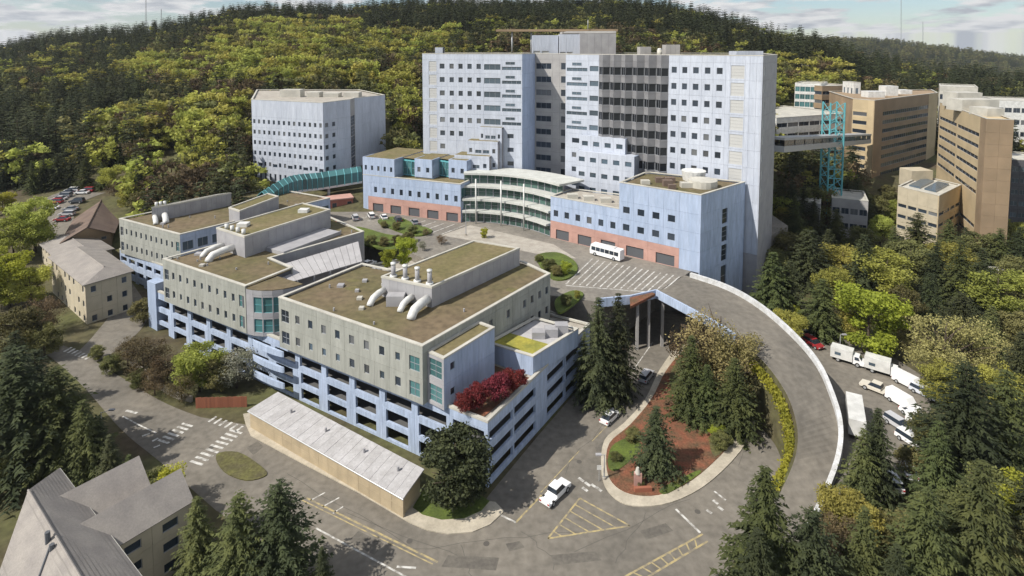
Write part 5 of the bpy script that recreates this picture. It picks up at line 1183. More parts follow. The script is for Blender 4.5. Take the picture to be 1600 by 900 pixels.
RM = [('bright', 1356, 556, 432, 'big bright yellow-green tree behind the parked vans'), ('yel', 1330, 530, 470, 'smaller yellow tree left of the bright one'), ('bare', 1470, 610, 480, 'large pale budding tree above the parking lot'), ('bare', 1515, 600, 490, 'pale budding tree right of the large one'), ('yel', 1470, 640, 560, 'yellow tree at the end of the van row'), ('yel', 1300, 480, 412, 'yellow-green tree among dark conifers right of the tower'),
      ('bare', 1420, 560, 490, 'pale tree between the bright tree and the large budding one'), ('yel', 1560, 640, 560, 'yellow-green tree before the right edge'), ('mid', 1410, 520, 440, 'olive tree above the bright yellow-green one'), ('mid', 1580, 560, 480, 'olive tree near the right edge'), ('yel', 1580, 400, 340, 'yellow-green tree under the right tan tower'), ('mid', 1550, 420, 372, 'olive tree beside the annex'), ('mid', 1390, 330, 296, 'small green tree in front of the shaded tan tower'), ('yel', 1375, 380, 330, 'yellow tree left of the annex'), ('yel', 1225, 330, 290, 'yellow tree at the tower foot by the skybridge'), ('bright', 1240, 500, 470, 'low bright bush outside the ramp wall'), ('yel', 1395, 490, 440, 'small yellow tree by the dark conifers')]
for k, x, y, t, lb in RM: tree(k, x, y, t, lb, wide=1.15)
RC = [(1205, 498, 385), (1232, 492, 400), (1282, 524, 428), (1262, 452, 352), (1236, 425, 345), (1292, 440, 352), (1320, 450, 365), (1346, 472, 358), (1376, 476, 372), (1430, 430, 326), (1416, 450, 360), (1460, 470, 372), (1496, 482, 368), (1530, 492, 380), (1556, 500, 400), (1240, 372, 302), (1218, 350, 268), (1236, 345, 262), (1254, 352, 272), (1272, 348, 268), (1290, 362, 292), (1306, 366, 298), (1322, 350, 276), (1338, 344, 270), (1350, 362, 296), (1480, 412, 338), (1506, 420, 350), (1534, 424, 345), (1560, 428, 352), (1590, 432, 348), (1270, 380, 305), (1305, 388, 322), (1345, 400, 338), (1395, 420, 350), (1450, 500, 420), (1590, 470, 385), (1215, 440, 372), (1330, 500, 440), (1500, 540, 450), (1545, 560, 470), (1480, 440, 362), (1230, 540, 470)]
ORD = ORD0 = ['first', 'second', 'third', 'fourth', 'fifth', 'sixth', 'seventh', 'eighth', 'ninth', 'tenth', 'eleventh', 'twelfth', 'thirteenth', 'fourteenth', 'fifteenth', 'sixteenth', 'seventeenth', 'eighteenth', 'nineteenth', 'twentieth', 'twenty-first', 'twenty-second', 'twenty-third', 'twenty-fourth', 'twenty-fifth', 'twenty-sixth', 'twenty-seventh', 'twenty-eighth']
RC.sort(); ORD = ORD + [a + '-' + b_ for a in ('thirty', 'forty', 'fifty') for b_ in ORD[:9]]
for i, (x, y, t) in enumerate(RC):
    gk = 'yel' if i % 7 == 3 and y > 400 else ('mid' if i % 5 == 1 else ('con' if i % 3 else 'conw'))
    tree(gk, x, y, t + (12 if gk in ('yel', 'mid') else 0), ORD[i] + {'yel': ' tree counting rightwards from the tower in the grove, a yellow-green one', 'mid': ' tree counting rightwards from the tower in the grove, an olive one'}.get(gk, ' tree counting rightwards from the tower in the grove, a dark conifer'), 'trees in the grove right of the tower', wide=1.5)
for i, (x, y, t, k) in enumerate([(1222, 352, 300, 'yel'), (1240, 335, 300, 'mid'), (1258, 350, 308, 'brown'), (1275, 330, 292, 'mid'), (1330, 342, 300, 'mid'), (1320, 318, 285, 'yel'), (1230, 312, 280, 'mid'), (1262, 312, 284, 'yel'), (1350, 350, 312, 'con'), (1365, 345, 300, 'mid'), (1400, 352, 310, 'yel'), (1385, 318, 286, 'mid')]):
    tree(k, x, y, t, ['yellow tree close to the tower corner under the skybridge', 'olive tree second from the tower under the skybridge', 'brown budding tree under the skybridge left of the pylon', 'olive tree just left of the pylon foot', 'olive tree right of the pylon foot', 'yellow tree behind the pylon foot', 'olive tree behind the tower corner, below the skybridge', 'yellow tree between tower corner and pylon', 'dark conifer right of the concrete annex', 'olive tree between concrete annex and cream annex', 'yellow tree at the left wall of the cream annex', 'olive tree at the foot of the shaded tan tower'][i], wide=1.2)
# --- plaza and deck planting
for i, (x, y, t, z, k) in enumerate([(745, 640, 596, 10.2, 'red'), (775, 628, 580, 10.2, 'red'), (803, 614, 572, 10.2, 'red'), (726, 645, 612, 10.2, 'red')]):
    tree(k, x, y, t, ['red maple second from the left on the garage deck', 'largest red maple on the garage deck', 'red maple next to the moss roofed pavilion', 'leftmost red maple on the garage deck'][i], 'red maples on the deck', z=z, wide=.85)
for i, (x, y, t, k) in enumerate([(634, 414, 366, 'bright'), (606, 420, 384, 'bright'), (757, 372, 354, 'bright'), (884, 430, 404, 'bright'), (858, 424, 402, 'mid'), (842, 410, 396, 'mid'), (870, 432, 412, 'mid'), (885, 478, 458, 'mid'), (902, 468, 452, 'yel'), (560, 378, 364, 'mid'), (580, 384, 366, 'mid'), (600, 386, 368, 'mid'), (620, 384, 366, 'mid'), (638, 378, 360, 'mid'), (545, 374, 362, 'mid'), (600, 356, 344, 'mid'), (620, 360, 345, 'mid'), (645, 366, 350, 'mid'), (665, 368, 356, 'brown'), (690, 382, 366, 'brown'), (660, 392, 374, 'blos')]):
    tree(k, x, y, t, ['bright yellow tree on the plaza behind the near penthouse', 'smaller bright yellow bush left of the plaza tree', 'small golden tree at the atrium entrance', 'bright green bush in the round plaza planter', 'dark bush in the round plaza planter', 'leftmost bush in the round plaza planter', 'front bush in the round plaza planter', 'bush by the plaza edge behind the pavilion', 'yellow bush by the plaza edge', 'hedge shrub in the plaza garden, second from left', 'hedge shrub in the plaza garden, third from left', 'hedge shrub in the plaza garden, fourth from left', 'hedge shrub in the plaza garden, fifth from left', 'hedge shrub at the right end of the plaza garden', 'hedge shrub at the left end of the plaza garden', 'rear left shrub in the plaza garden', 'rear middle shrub in the plaza garden', 'rear right shrub in the plaza garden', 'brown shrub right of the plaza garden', 'brown shrub near the golden tree', 'pale blossom bush behind the bright yellow tree'][i], z=PZ, wide=1.5 if k in ('mid', 'brown') else 1.0)
for i, (x, y, t, k) in enumerate([(990, 690, 668, 'mid'), (962, 720, 704, 'mid'), (1000, 760, 748, 'mid'), (1125, 700, 672, 'mid'), (1060, 756, 744, 'mid'), (1120, 682, 660, 'bright')]):
    tree(k, x, y, t, ['low green shrub behind the island lamp', 'low green shrub at the left of the mulch bed', 'tiny shrub by the pink marker on the island', 'green shrub at the right end of the mulch bed', 'tiny shrub along the island kerb', 'bright shrub below the broad island conifer'][i], wide=1.8)
# clipped hedge on the bank of the ramp
hd = thing('clipped_hedge', 'yellow-green hedge along the inner bank of the curved ramp', 'hedge', (rin[20].x, rin[20].y, 0))
g_ = np.random.default_rng(5); out = []
for i in range(11, 38):
    a, c = rin[i], rin[i + 1]; d = (c - a).xy.normalized(); nn = Vector((d.y, -d.x, 0))
    zb = max(0.3, a.z - 2.4)
    for _ in range(190):
        t = g_.random(); s_ = g_.normal() * .55; p = a.lerp(c, t) + nn * (.9 + s_ * .8); z = zb + 1.6 * g_.random() ** .6 * (1 - .25 * s_ * s_)
        P = np.array([p.x, p.y, z]); u = g_.normal(size=3); u /= np.linalg.norm(u); v = np.cross(u, g_.normal(size=3)); v /= np.linalg.norm(v); q = .24
        out += [P - u * q, P - v * q * .7, P + u * q, P + v * q * .7]
hv = np.array(out) - np.array(hd.location)
link('foliage', tri_mesh('foliage', hv, 4, L_yel2), W[hd].copy(), hd)
b = MB()
for i in range(11, 38):
    a, c = rin[i], rin[i + 1]; d = (c - a).xy.normalized(); nn = Vector((d.y, -d.x, 0))
    b.quad(V3(a, a.z), V3(c, c.z), V3(c + nn * 2.2, .06), V3(a + nn * 2.2, .06))
tag(b.build('ramp_bank', M_ground), kind='structure')

# --- the wooded hill
far_c = [conifer_mesh(10, 2.5, 15, 8, 4, s, L_con, size=1.5) for s in (31, 32)]
far_y = [leafy_mesh(10, 4.2, 16, 34, s, L_yel, size=.48, base=.12) for s in (33, 34)]
far_m = [leafy_mesh(10, 4.2, 16, 34, s, L_mid, size=.48, base=.12) for s in (35, 36)]
far_b = [leafy_mesh(10, 4.2, 16, 30, s, L_brown, size=.42, base=.12) for s in (37,)]
FK = {'con': (far_c, 'conifer_tree', 'conifer'), 'yel': (far_y, 'leafy_tree', 'tree'), 'mid': (far_m, 'leafy_tree', 'tree'), 'brown': (far_b, 'budding_tree', 'tree')}
YP = [(300, 112, 120, 22), (420, 88, 100, 26), (540, 66, 110, 30), (630, 62, 70, 34), (250, 215, 110, 45), (340, 190, 60, 35), (500, 122, 90, 22), (625, 150, 40, 50), (440, 45, 80, 14), (1245, 130, 60, 60), (1310, 95, 60, 40), (1400, 118, 70, 18), (1225, 190, 30, 40), (1500, 122, 60, 14)]
g3 = random.Random(21)
stuff = {k: [] for k in FK}; indiv = []
bounds = [(380, 612, 195, 275), (640, 1230, 130, 245), (1345, 1660, 150, 300), (1205, 1345, 150, 208), (1205, 1345, 256, 330), (1230, 1350, 300, 350), (1460, 1640, 310, 365), (1245, 1270, 392, 418), (555, 780, 160, 215), (40, 205, 150, 218), (225, 285, 195, 235)]
n_ = 0
for _ in range(120000):
    d = 165 + (900 - 165) * g3.random(); px = g3.uniform(-330, 1930); x = (px - 800) * d / FPX
    if g3.random() > (d / 900 if d > 270 else .42): continue
    dcx = itp(px, DC)
    if d < 205 and px > 385: continue
    if d < 205 and px < 205: continue
    if d > dcx + 45: continue
    if any(a < px < b_ and c < d < e for a, b_, c, e in bounds): continue
    z = gz(x, d); sx, sy = PX((x, d, z + 6))
    clump = math.sin(x * .055 + 1.7 * math.sin(d * .021)) * math.sin(d * .043 + 1.3 * math.sin(x * .027))
    yel = max([0] + [1 - ((sx - a) / c) ** 2 - ((sy - b_) / e) ** 2 for a, b_, c, e in YP]) > 0
    r = min(.999, max(0, g3.random() - .22 * clump))
    crest = d > dcx - 60 or sy < itp(sx, CREST) + (26 if sx < 560 else 50)
    if yel and not crest: k = 'yel' if r < .62 else ('mid' if r < .80 else ('brown' if r < .90 else 'con'))
    elif crest or sx < 230: k = 'con' if r < .86 else ('mid' if r < .94 else ('brown' if r < .97 else 'yel'))
    else: k = 'con' if r < .52 else ('mid' if r < .74 else ('yel' if r < .86 else 'brown'))
    h = g3.uniform(9, 21) if k == 'con' else 6 + 11 * g3.random() ** 1.3
    if crest and k == 'con': h = g3.uniform(11, 25)
    if d < 240 and -60 < sx < 1660 and len(indiv) < 170: indiv.append((k, x, d, z, h))
    else: stuff[k].append((x, d, z - .4, h / 10))
    n_ += 1
    if n_ > 16000: break
for _ in range(5000):                                     # far ridge
    d = g3.uniform(1250, 1950); px = g3.uniform(1150, 1800); x = (px - 800) * d / FPX; z = gz(x, d)
    stuff['con' if g3.random() < .8 else 'mid'].append((x, d, z - .5, g3.uniform(1.4, 2.6)))
proto = {}
for k, x, d, z, h in indiv:
    crowns, nm, ct = FK[k]; KIND['far_' + k] = (crowns, KIND[k][1]); NM['far_' + k] = (nm, ct)
    px_ = 800 + FPX * x / d; where = 'left of the office block' if px_ < 385 else ('between office block and tower' if px_ < 700 else 'right of the tower')
    o = tree_at('far_' + k, (x, d, z), h, {'con': 'dark conifer in the lowest row of the wooded hillside', 'yel': 'yellow-green tree in the lowest row of the wooded hillside', 'mid': 'olive green tree in the lowest row of the wooded hillside', 'brown': 'brown budding tree in the lowest row of the wooded hillside'}[k].replace('in the lowest row of the wooded hillside', 'low on the wooded hillside ' + where), 'trees low on the wooded hillside', wide=1.1)
    proto.setdefault(k, [c for c in o.children if c.name.startswith('crown')][0])
def scatter(name, label, pts, src):
    me = bpy.data.meshes.new(name); me.from_pydata([p[:3] for p in pts], [], [])
    at_ = me.attributes.new('sc', 'FLOAT_VECTOR', 'POINT'); at_.data.foreach_set('vector', [c for p in pts for c in (p[3] * g3.uniform(.8, 1.35), p[3] * g3.uniform(.8, 1.35), p[3])])
    o = link(name, me); tag(o, label, 'forest', kind='stuff')
    ng = bpy.data.node_groups.new(name, 'GeometryNodeTree'); ng.interface.new_socket('Geometry', in_out='INPUT', socket_type='NodeSocketGeometry'); ng.interface.new_socket('Geometry', in_out='OUTPUT', socket_type='NodeSocketGeometry')
    N = ng.nodes; gi = N.new('NodeGroupInput'); go = N.new('NodeGroupOutput'); ip = N.new('GeometryNodeInstanceOnPoints'); oi = N.new('GeometryNodeObjectInfo'); oi.inputs['Object'].default_value = src; oi.transform_space = 'ORIGINAL'; oi.inputs['As Instance'].default_value = True
    na = N.new('GeometryNodeInputNamedAttribute'); na.data_type = 'FLOAT_VECTOR'; na.inputs['Name'].default_value = 'sc'
    rv = N.new('FunctionNodeRandomValue'); rv.data_type = 'FLOAT_VECTOR'; rv.inputs[0].default_value = (0, 0, 0); rv.inputs[1].default_value = (.06, .06, 6.28)
    l = ng.links.new; l(gi.outputs[0], ip.inputs['Points']); l(oi.outputs['Geometry'], ip.inputs['Instance']); l(na.outputs[0], ip.inputs['Scale']); l(rv.outputs[0], ip.inputs['Rotation']); l(ip.outputs[0], go.inputs[0])
    md = o.modifiers.new('scatter', 'NODES'); md.node_group = ng; return o
for k, lb in (('con', 'dark conifers covering the wooded hill and its ridge'), ('yel', 'yellow-green spring trees in bands across the hill'), ('mid', 'olive green trees mixed through the hill forest'), ('brown', 'brown budding trees mixed through the hill forest')):
    scatter('hillside_forest', lb, stuff[k], proto[k])
# ------------------------------------------------------------------ vehicles
def wheel_mesh(r, w):
    b = MB(); b.tube([(0, -w / 2, 0), (0, w / 2, 0)], r, 14, 0); me = mesh('wheel', b.v, b.f, M_rubber); b = MB(); b.tube([(0, -w / 2 - .012, 0), (0, w / 2 + .012, 0)], r * .6, 10); return me, mesh('rim', b.v, b.f, M_steel)
def put_wheel(wm, M, root): o = link('wheel', wm[0], M, root); link('rim', wm[1], M, o); return o
WHM = {}
def profile_body(prof, w, m, top_in=0.0, ztop=None, zlow=None):
    """side profile (x,z) loop extruded over the width; upper points drawn in"""
    b = MB(); n = len(prof); zl = min(p[1] for p in prof); zh = max(p[1] for p in prof)
    def y(z): return w / 2 - top_in * max(0, (z - zl) / (zh - zl)) - .05 * max(0, 1 - (z - zl) / .25)
    for s in (-1, 1): b.v += [Vector((x, s * y(z), z)) for x, z in prof]
    b.f.append(tuple(range(n))); b.m.append(0); b.f.append(tuple(n + n - 1 - i for i in range(n))); b.m.append(0)
    for i in range(n): j = (i + 1) % n; b.f.append((j, i, n + i, n + j)); b.m.append(0)
    return b
SPEC = {
 'sedan': dict(L=4.6, w=1.8, body=[(-2.25, .32), (2.2, .30), (2.28, .62), (1.35, .86), (-1.55, .92), (-2.28, .84)], cab=[(-1.75, .90), (1.25, .86), (.45, 1.40), (-.95, 1.42)], wh=(1.4, -1.38, .32)),
 'suv': dict(L=4.7, w=1.9, body=[(-2.3, .38), (2.25, .38), (2.3, .80), (1.3, 1.02), (-2.28, 1.05)], cab=[(-2.25, 1.03), (1.2, 1.0), (.5, 1.68), (-2.05, 1.70)], wh=(1.45, -1.4, .38)),
 'pickup': dict(L=5.6, w=1.95, body=[(-2.75, .45), (2.7, .45), (2.75, .95), (1.5, 1.12), (-.85, 1.15), (-.85, .75), (-2.65, .75), (-2.65, 1.12), (-2.75, 1.12)], cab=[(-.9, 1.12), (1.35, 1.10), (.75, 1.82), (-.75, 1.84)], wh=(1.75, -1.75, .42)),
 'van': dict(L=5.6, w=2.0, body=[(-2.7, .4), (2.7, .4), (2.75, 1.0), (1.9, 1.3), (1.2, 2.2), (-2.7, 2.25)], cab=None, wh=(1.8, -1.75, .38)),
}
def vehicle(kind, p, head, paint, label, group=None, name=None, cat='car'):
    S_ = SPEC[kind]; root = thing(name or {'sedan': 'parked_car', 'suv': 'parked_car', 'pickup': 'pickup_truck', 'van': 'van'}[kind], label, cat, p, group, head)
    M = W[root]
    key = (kind, paint.name)
    if key not in WHM:
        b = profile_body(S_['body'], S_['w'], paint, .1); bm_ = mesh('body', b.v, b.f, paint)
        cm = None
        if S_['cab']:
            b = profile_body(S_['cab'], S_['w'] - .12, None, .22); zh = max(z for x, z in S_['cab']); xs = [x for x, z in S_['cab'] if z > zh - .1]
            y_ = (S_['w'] - .12) / 2 - .24; n = len(b.v); b.box(min(xs) - .03, -y_ - .03, zh - .05, max(xs) + .03, y_ + .03, zh + .03, 1)
            cm = mesh('cabin', b.v, b.f, [M_glass, paint], b.m)
        WHM[key] = (bm_, cm, wheel_mesh(S_['wh'][2], .24))
    bm_, cm, wm = WHM[key]
    link('body', bm_, M, root)
    if cm: link('cabin', cm, M, root)
    for x in S_['wh'][:2]:
        for s in (-1, 1): put_wheel(wm, M @ Matrix.Translation((x, s * (S_['w'] / 2 - .1), S_['wh'][2])), root)
    for s in (-1, 1):
        b = MB(); b.box(S_['L'] / 2 - .12, s * .68 - .18, .62, S_['L'] / 2 + .01, s * .68 + .18, .76); o = link('headlight', mesh('headlight', b.v, b.f, M_lamp), M, root)
        b = MB(); b.box(-S_['L'] / 2 - .01, s * .72 - .14, .68, -S_['L'] / 2 + .1, s * .72 + .14, .86); o = link('tail_light', mesh('tail_light', b.v, b.f, M_redl), M, root)
    if kind == 'van':
        b = MB()
        for s in (-1, 1): b.box(.2, s * .905 - .012, 1.35, 1.15, s * .905 + .012, 1.95)
        b.box(1.55, -.8, 1.42, 1.62, .8, 2.0, 0, Matrix.Translation((1.62, 0, 1.42)) @ Matrix.Rotation(R(-38), 4, 'Y') @ Matrix.Translation((-1.62, 0, -1.42)))
        link('window', mesh('window', b.v, b.f, M_glass), M, root)
    return root
def boxtruck(p, head, label, L=7.0, cabm=M_carw, boxm=M_whitem, name='box_truck', cat='truck', bw=2.3, bh=2.9, group=None):
    root = thing(name, label, cat, p, group, head); M = W[root]
    b = MB(); b.box(-L / 2, -bw / 2, .8, L / 2 - 2.0, bw / 2, bh); link('cargo_box', mesh('cargo_box', b.v, b.f, boxm), M, root)
    b = profile_body([(L / 2 - 1.95, .5), (L / 2, .5), (L / 2 + .05, 1.2), (L / 2 - .45, 1.45), (L / 2 - .9, 2.15), (L / 2 - 1.95, 2.2)], 2.0, cabm, .15); link('cab', mesh('cab', b.v, b.f, cabm), M, root)
    b = MB(); x = L / 2 - .45
    b.quad((x + .02, -.8, 1.5), (x + .02, .8, 1.5), (x - .36, .76, 2.1), (x - .36, -.76, 2.1))
    for s in (-1, 1): b.quad((x - .3, s * .965, 1.4), (x - 1.2, s * .965, 1.4), (x - 1.2, s * .90, 2.0), (x - .5, s * .90, 2.0))
    link('windscreen', mesh('windscreen', b.v, b.f, M_glass), M, root)
    b = MB(); b.box(-L / 2 + .1, -.5, .45, L / 2 - .3, .5, .79); link('chassis', mesh('chassis', b.v, b.f, M_rubber), M, root)
    wm = wheel_mesh(.45, .3)
    for x in (L / 2 - 1.1, -L / 2 + 1.4):
        for s in (-1, 1): put_wheel(wm, M @ Matrix.Translation((x, s * .9, .45)), root)
    b = MB(); b.box(-L / 2 + .8, -bw / 2 - .012, 1.5, -L / 2 + 1.9, -bw / 2 + .01, 2.1); b.box(-L / 2 + .8, bw / 2 - .01, 1.5, -L / 2 + 1.9, bw / 2 + .012, 2.1); link('side_window', mesh('side_window', b.v, b.f, M_glass2), M, root)
    for s in (-1, 1):
        b = MB(); b.box(L / 2 - .02, s * .7 - .16, .75, L / 2 + .04, s * .7 + .16, .92); link('headlight', mesh('headlight', b.v, b.f, M_lamp), M, root)
    return root
def bus(p, head, label):
    root = thing('shuttle_bus', label, 'bus', p, None, head); M = W[root]; L = 9.0
    b = profile_body([(-L / 2, .4), (L / 2 - .1, .4), (L / 2, 1.4), (L / 2 - .35, 2.9), (-L / 2, 2.95)], 2.4, None, .12); link('body', mesh('body', b.v, b.f, M_carw), M, root)
    for s in (-1, 1):
        for k in range(6):
            x = -L / 2 + .5 + k * 1.35; y = s * 1.165; b = MB(); b.quad((x, y + s * .012, 1.45), (x + 1.2, y + s * .012, 1.45), (x + 1.2, y - s * .035, 2.4), (x, y - s * .035, 2.4)); link('window', mesh('window', b.v, b.f, M_glass), M, root)
    b = MB(); b.quad((L / 2 - .0, -1.0, 1.5), (L / 2 - .0, 1.0, 1.5), (L / 2 - .3, .95, 2.7), (L / 2 - .3, -.95, 2.7)); link('windscreen', mesh('windscreen', b.v, b.f, M_glass), M @ Matrix.Translation((.02, 0, 0)), root)
    b = MB(); b.box(-2.6, -.7, 2.9, .2, .7, 3.15); link('roof_unit', mesh('roof_unit', b.v, b.f, M_whitem), M, root)
    wm = wheel_mesh(.48, .3)
    for x in (2.9, -2.7):
        for s in (-1, 1): put_wheel(wm, M @ Matrix.Translation((x, s * 1.05, .48)), root)
    return root
def head(p0, p1): d = V2(p1) - V2(p0); return math.atan2(d.y, d.x)
RZ = .05
h1 = head(G(850, 787), G(885, 752))
vehicle('pickup', (*G(868, 776), RZ), h1, M_carw, 'white pickup truck driving up the road past the garage corner', cat='pickup')
vehicle('sedan', (*G(953, 656), RZ), h1, M_carw, 'white car on the road beside the garage', name='car')
vehicle('suv', (*G(1010, 592), RZ), h1 + .1, mat('silver_paint', (.5, .5, .52), .3, spec=.6), 'silver car on the road near the underpass', name='car')
bus((*G(948, 402, PZ), PZ + .02), head(G(985, 411, PZ), G(930, 396, PZ)), 'white shuttle bus parked along the pink arcade')
LZ = 1.13
lot_h = head(G(1325, 572, 1), G(1350, 580, 1))
boxtruck((*G(1324, 566, LZ), LZ), lot_h + .05, 'leftmost white camper van in the parking lot row', 6.0, name='camper_van', cat='camper')
boxtruck((*G(1380, 584, LZ), LZ), lot_h + .05, 'white box camper behind the leftmost one in the lot', 6.4, name='camper_van', cat='camper', bh=3.1)
vehicle('van', (*G(1420, 604, LZ), LZ), lot_h - .4, M_carw, 'white van at the far side of the van cluster', cat='van')
vehicle('pickup', (*G(1370, 612, LZ), LZ), lot_h + 3.0, mat('cream_paint', (.62, .58, .50), .35, spec=.5), 'cream pickup in front of the white vans', cat='pickup')
vehicle('van', (*G(1410, 634, LZ), LZ), lot_h - .5, M_carw, 'white van nearest the olive bush in the lot', cat='van')
vehicle('suv', (*G(1444, 618, LZ), LZ), lot_h - .4, mat('pale_blue_paint', (.60, .63, .70), .3, spec=.6), 'pale blue car behind the white vans', name='parked_car')
vehicle('suv', (*G(1270, 540, LZ), LZ), lot_h - .5, M_red, 'dark red car parked outside the ramp wall')
vehicle('sedan', (*G(1256, 524, LZ), LZ), lot_h - .5, M_carw, 'white car behind the dark red one')
boxtruck((*G(1335, 660, LZ), LZ), head(G(1338, 700, 1), G(1328, 620, 1)), 'long white truck parked under the ramp wall', 10.5, boxm=M_whitem, bw=2.5, bh=3.5)
vehicle('sedan', (*G(1420, 738, LZ), LZ), 1.2, M_carw, 'white car at the lower end of the parking lot')
vehicle('suv', (*G(1392, 756, LZ), LZ), 1.4, M_carw, 'white car by the conifers at the lot entrance')
cols = [M_carw, mat('silver_paint', (.5, .5, .52)), mat('dark_paint', (.05, .055, .07), .3, spec=.6), M_red, mat('grey_paint', (.25, .26, .28), .3, spec=.6)]
CY = [(80, 322), (86, 316), (93, 312), (100, 308), (106, 303), (113, 300), (96, 332), (104, 327), (110, 322), (120, 314), (128, 303), (136, 300), (84, 384)]
hy = head(GP(96, 332).xy, GP(120, 314).xy) + 1.4
for i, (x, y) in enumerate(CY):
    p = GP(x, y); cn_ = ['white', 'silver', 'black', 'dark red', 'grey'][(i * 3) % 5]
    vehicle(['sedan', 'suv'][i % 2], (p.x, p.y, p.z + .15), hy, cols[(i * 3) % 5], (cn_ + ' car, ' + ORD0[i if i < 6 else i - 6] + ' from the left in the ' + ('rear' if i < 6 else 'front') + ' row of the yard') if i < 12 else 'grey car alone at the lane below the parking yard', 'cars in the yard beside the brown house')
for i, (x, y) in enumerate([(600, 342), (622, 346), (648, 350), (555, 343), (520, 348), (580, 340)]):
    vehicle('suv' if i % 2 else 'sedan', (*G(x, y, PZ), PZ + .02), 2.0, cols[(i * 2) % 5], ['fourth', 'fifth', 'sixth', 'second', 'first', 'third'][i] + ' car from the left in the row before the left pink arcade', 'cars before the left arcade')
vehicle('sedan', (*G(575, 415, ZP + .1), ZP + .0), 1.0, M_carw, 'white car parked behind the long canopy')
vehicle('sedan', (*G(583, 428, ZP), ZP + .0), 1.0, cols[1], 'silver car parked behind the near block beside the white one')
for i, (x, y) in enumerate([(322, 282), (300, 300), (345, 290)]):
    p = GP(x, y); vehicle('sedan', (p.x, p.y, p.z + .1), .6, cols[i], ['white car on the bank left of the office block', 'silver car on the bank by the lone conifer', 'dark car on the bank left of the office block'][i])
# ------------------------------------------------------------------ street furniture
def lamp(px, py, top, label, z=None, arm=1.6, a=0.0):
    p = GP(px, py) if z is None else V3(G(px, py, z), z); h = (py - top) * p.y / FPX
    root = thing('street_lamp', label, 'lamp', p); b = MB(); b.tube([(p.x, p.y, p.z - .1), (p.x, p.y, p.z + h)], [.13, .07], 8); b.build('pole', M_steel, root)
    b = MB(); b.tube([(p.x, p.y, p.z + h - .1), (p.x + arm * math.cos(a), p.y + arm * math.sin(a), p.z + h)], .05, 6); b.build('arm', M_steel, root)
    q = Vector((p.x + arm * math.cos(a), p.y + arm * math.sin(a), p.z + h)); b = MB(); b.box(q.x - .45, q.y - .22, q.z - .12, q.x + .45, q.y + .22, q.z + .08); b.build('lamp_head', M_greyw, root)
    b = MB(); b.tube([(p.x, p.y, p.z - .05), (p.x, p.y, p.z + .5)], .28, 10); b.build('base', M_conc, root)
lamp(944, 750, 706, 'street lamp at the left tip of the traffic island', arm=.9, a=3.1)
lamp(160, 690, 640, 'street lamp beside the left road in front of the dark conifers', arm=1.5, a=.5)
lamp(1312, 556, 520, 'slim lamp post beside the leftmost camper', arm=.8)
lamp(728, 368, 318, 'lamp post before the glass atrium', z=PZ, arm=.9)
def sign(px, py, h, w, label, m, z=None, name='road_sign'):
    p = GP(px, py) if z is None else V3(G(px, py, z), z); root = thing(name, label, 'sign', p)
    b = MB(); b.tube([(p.x, p.y, p.z - .1), (p.x, p.y, p.z + h)], .05, 6); b.build('post', M_steel, root)
    b = MB(); b.box(p.x - w / 2, p.y - .09, p.z + h - w, p.x + w / 2, p.y - .05, p.z + h); b.build('sign_plate', m, root)
sign(936, 752, 2.6, .7, 'small sign on a post beside the island lamp', M_whitem)
p = G(996, 760); mk = thing('garden_marker', 'pink stone marker standing in the mulch of the island', 'marker', (p.x, p.y, .25))
b = MB(); b.prism([(p.x - .6, p.y - .3), (p.x + .6, p.y - .3), (p.x + .5, p.y + .3), (p.x - .5, p.y + .3)], .2, 2.2); b.build('block', M_pink, mk)
b = MB(); b.tube([(p.x, p.y, 2.1), (p.x, p.y, 3.0)], [.45, .2], 10); b.build('finial', M_coping, mk)
p = G(1005, 770); b = MB(); b.prism([(p.x - 1.3, p.y - .3), (p.x + 1.3, p.y - .1), (p.x + 1.2, p.y + .3), (p.x - 1.4, p.y + .2)], .2, .9); tag(b.build('stone_bench', M_brick), 'low rust red bench in front of the pink marker', 'bench')
# retaining wall and rust-coloured fence by the garage
rw = [GP(x, y) for x, y in [(205, 568), (225, 585), (250, 606), (272, 620), (300, 628)]]
o = wallpath(smooth_pts(rw, 4), 1.1, .45, M_conc, None, 'retaining_wall', .6); tag(o, 'curved grey retaining wall on the bank below the garage', 'wall')
fa, fb = GP(306, 638), GP(386, 636)
fen = thing('board_fence', 'rust red board fence in front of the garage shrubs', 'fence', fa)
nb = 26
for k in range(nb):
    q = fa.lerp(fb, (k + .5) / nb); d = (fb - fa).normalized(); a_ = math.atan2(d.y, d.x)
    key = 'fence_board'
    if key not in PCACHE:
        b = MB(); b.box(-.17, -.03, 0, .17, .03, 2.0); PCACHE[key] = mesh('board', b.v, b.f, M_brick)
    link('board', PCACHE[key], Matrix.Translation((q.x, q.y, 0.0 + .04 * (k % 3))) @ Matrix.Rotation(a_, 4, 'Z'), fen)
for z in (.5, 1.6):
    b = MB(); b.box(0, .05, z, (fb - fa).length, .13, z + .1); link('rail', mesh('rail', b.v, b.f, M_brick), Matrix.Translation((fa.x, fa.y, 0)) @ Matrix.Rotation(math.atan2((fb - fa).y, (fb - fa).x), 4, 'Z'), fen)
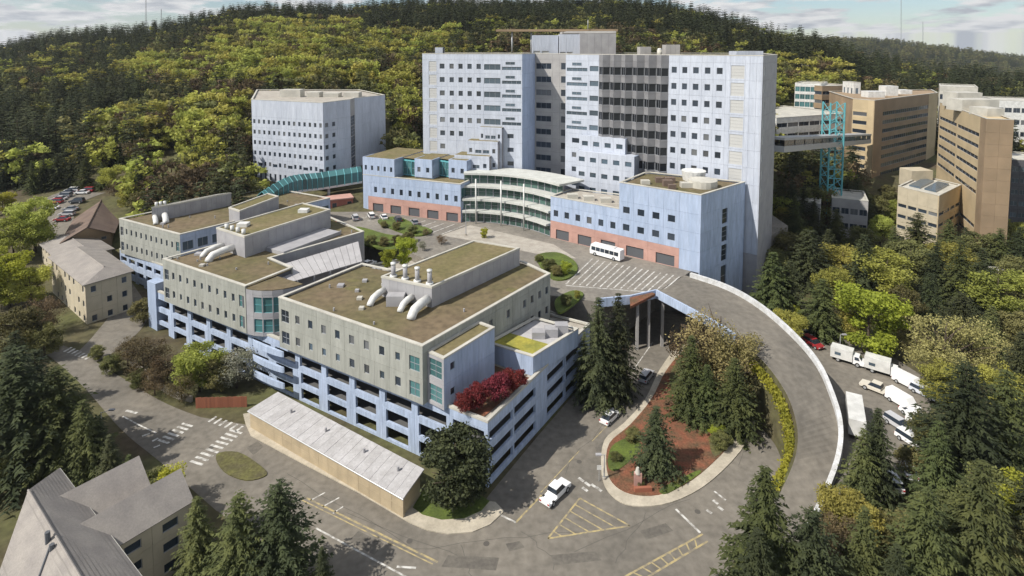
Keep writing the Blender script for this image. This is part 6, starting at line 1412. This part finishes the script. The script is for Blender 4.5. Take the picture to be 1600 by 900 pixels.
# radio masts on the ridge
for px, dd, y0, y1, lb in ((228, 560, 40, -6, 'tall radio mast on the left ridge'), (252, 560, 42, 14, 'short radio mast right of the tall one'), (1408, 1800, 70, -14, 'tall lattice radio mast above the right ridge'), (1442, 1800, 74, 34, 'shorter radio mast on the right ridge')):
    p = DP(px, y0 + 12, dd); q = DP(px, y1, dd); root = thing('radio_mast', lb, 'mast', p); w = .5 if dd < 1000 else 1.1
    for k in range(3):
        a_ = 2.09 * k; b = MB(); b.tube([p + Vector((math.cos(a_) * w * 2, math.sin(a_) * w * 2, 0)), q + Vector((math.cos(a_) * w * .4, math.sin(a_) * w * .4, 0))], w * .22, 4); b.build('leg', M_steel, root)
    b = MB(); n = 10
    for k in range(n):
        t = k / n; s_ = w * 2 * (1 - .8 * t)
        c = p.lerp(q, t); b.tube([c + Vector((s_, 0, 0)), c + Vector((-s_ * .5, s_ * .87, 0)), c + Vector((-s_ * .5, -s_ * .87, 0)), c + Vector((s_, 0, 0))], w * .14, 3)
    b.build('lattice', M_steel, root)
# more parked cars in the lot right of the ramp
for i, (x, y, k) in enumerate([(1428, 652, 'sedan'), (1404, 668, 'suv'), (1444, 672, 'van'), (1424, 694, 'suv'), (1350, 572 + 34, 'sedan')][:4]):
    vehicle(k, (*G(x, y, LZ), LZ), lot_h - .5, M_carw if i != 1 else cols[1], ['white sedan in the second row of the lot beyond the truck', 'silver car beside the conifer in the middle of the lot', 'white van at the outer edge of the lot by the olive bush', 'white car near the pale olive bush at the lot end'][i])
# ------------------------------------------------------------------ thin haze in the valley air
hz_m = bpy.data.materials.new('haze'); hz_m.use_nodes = True; ht = hz_m.node_tree; ht.nodes.clear()
ho = ht.nodes.new('ShaderNodeOutputMaterial'); pv = ht.nodes.new('ShaderNodeVolumePrincipled'); pv.inputs['Color'].default_value = (.80, .86, .95, 1); pv.inputs['Density'].default_value = 0.00006; pv.inputs['Anisotropy'].default_value = .2
ht.links.new(pv.outputs[0], ho.inputs['Volume'])
b = MB(); b.box(-9500, 5 - 60, -520, 9500, 5100, 262); hzo = b.build('haze', hz_m); tag(hzo, 'thin pale haze in the air over the hills', 'haze', kind='stuff')
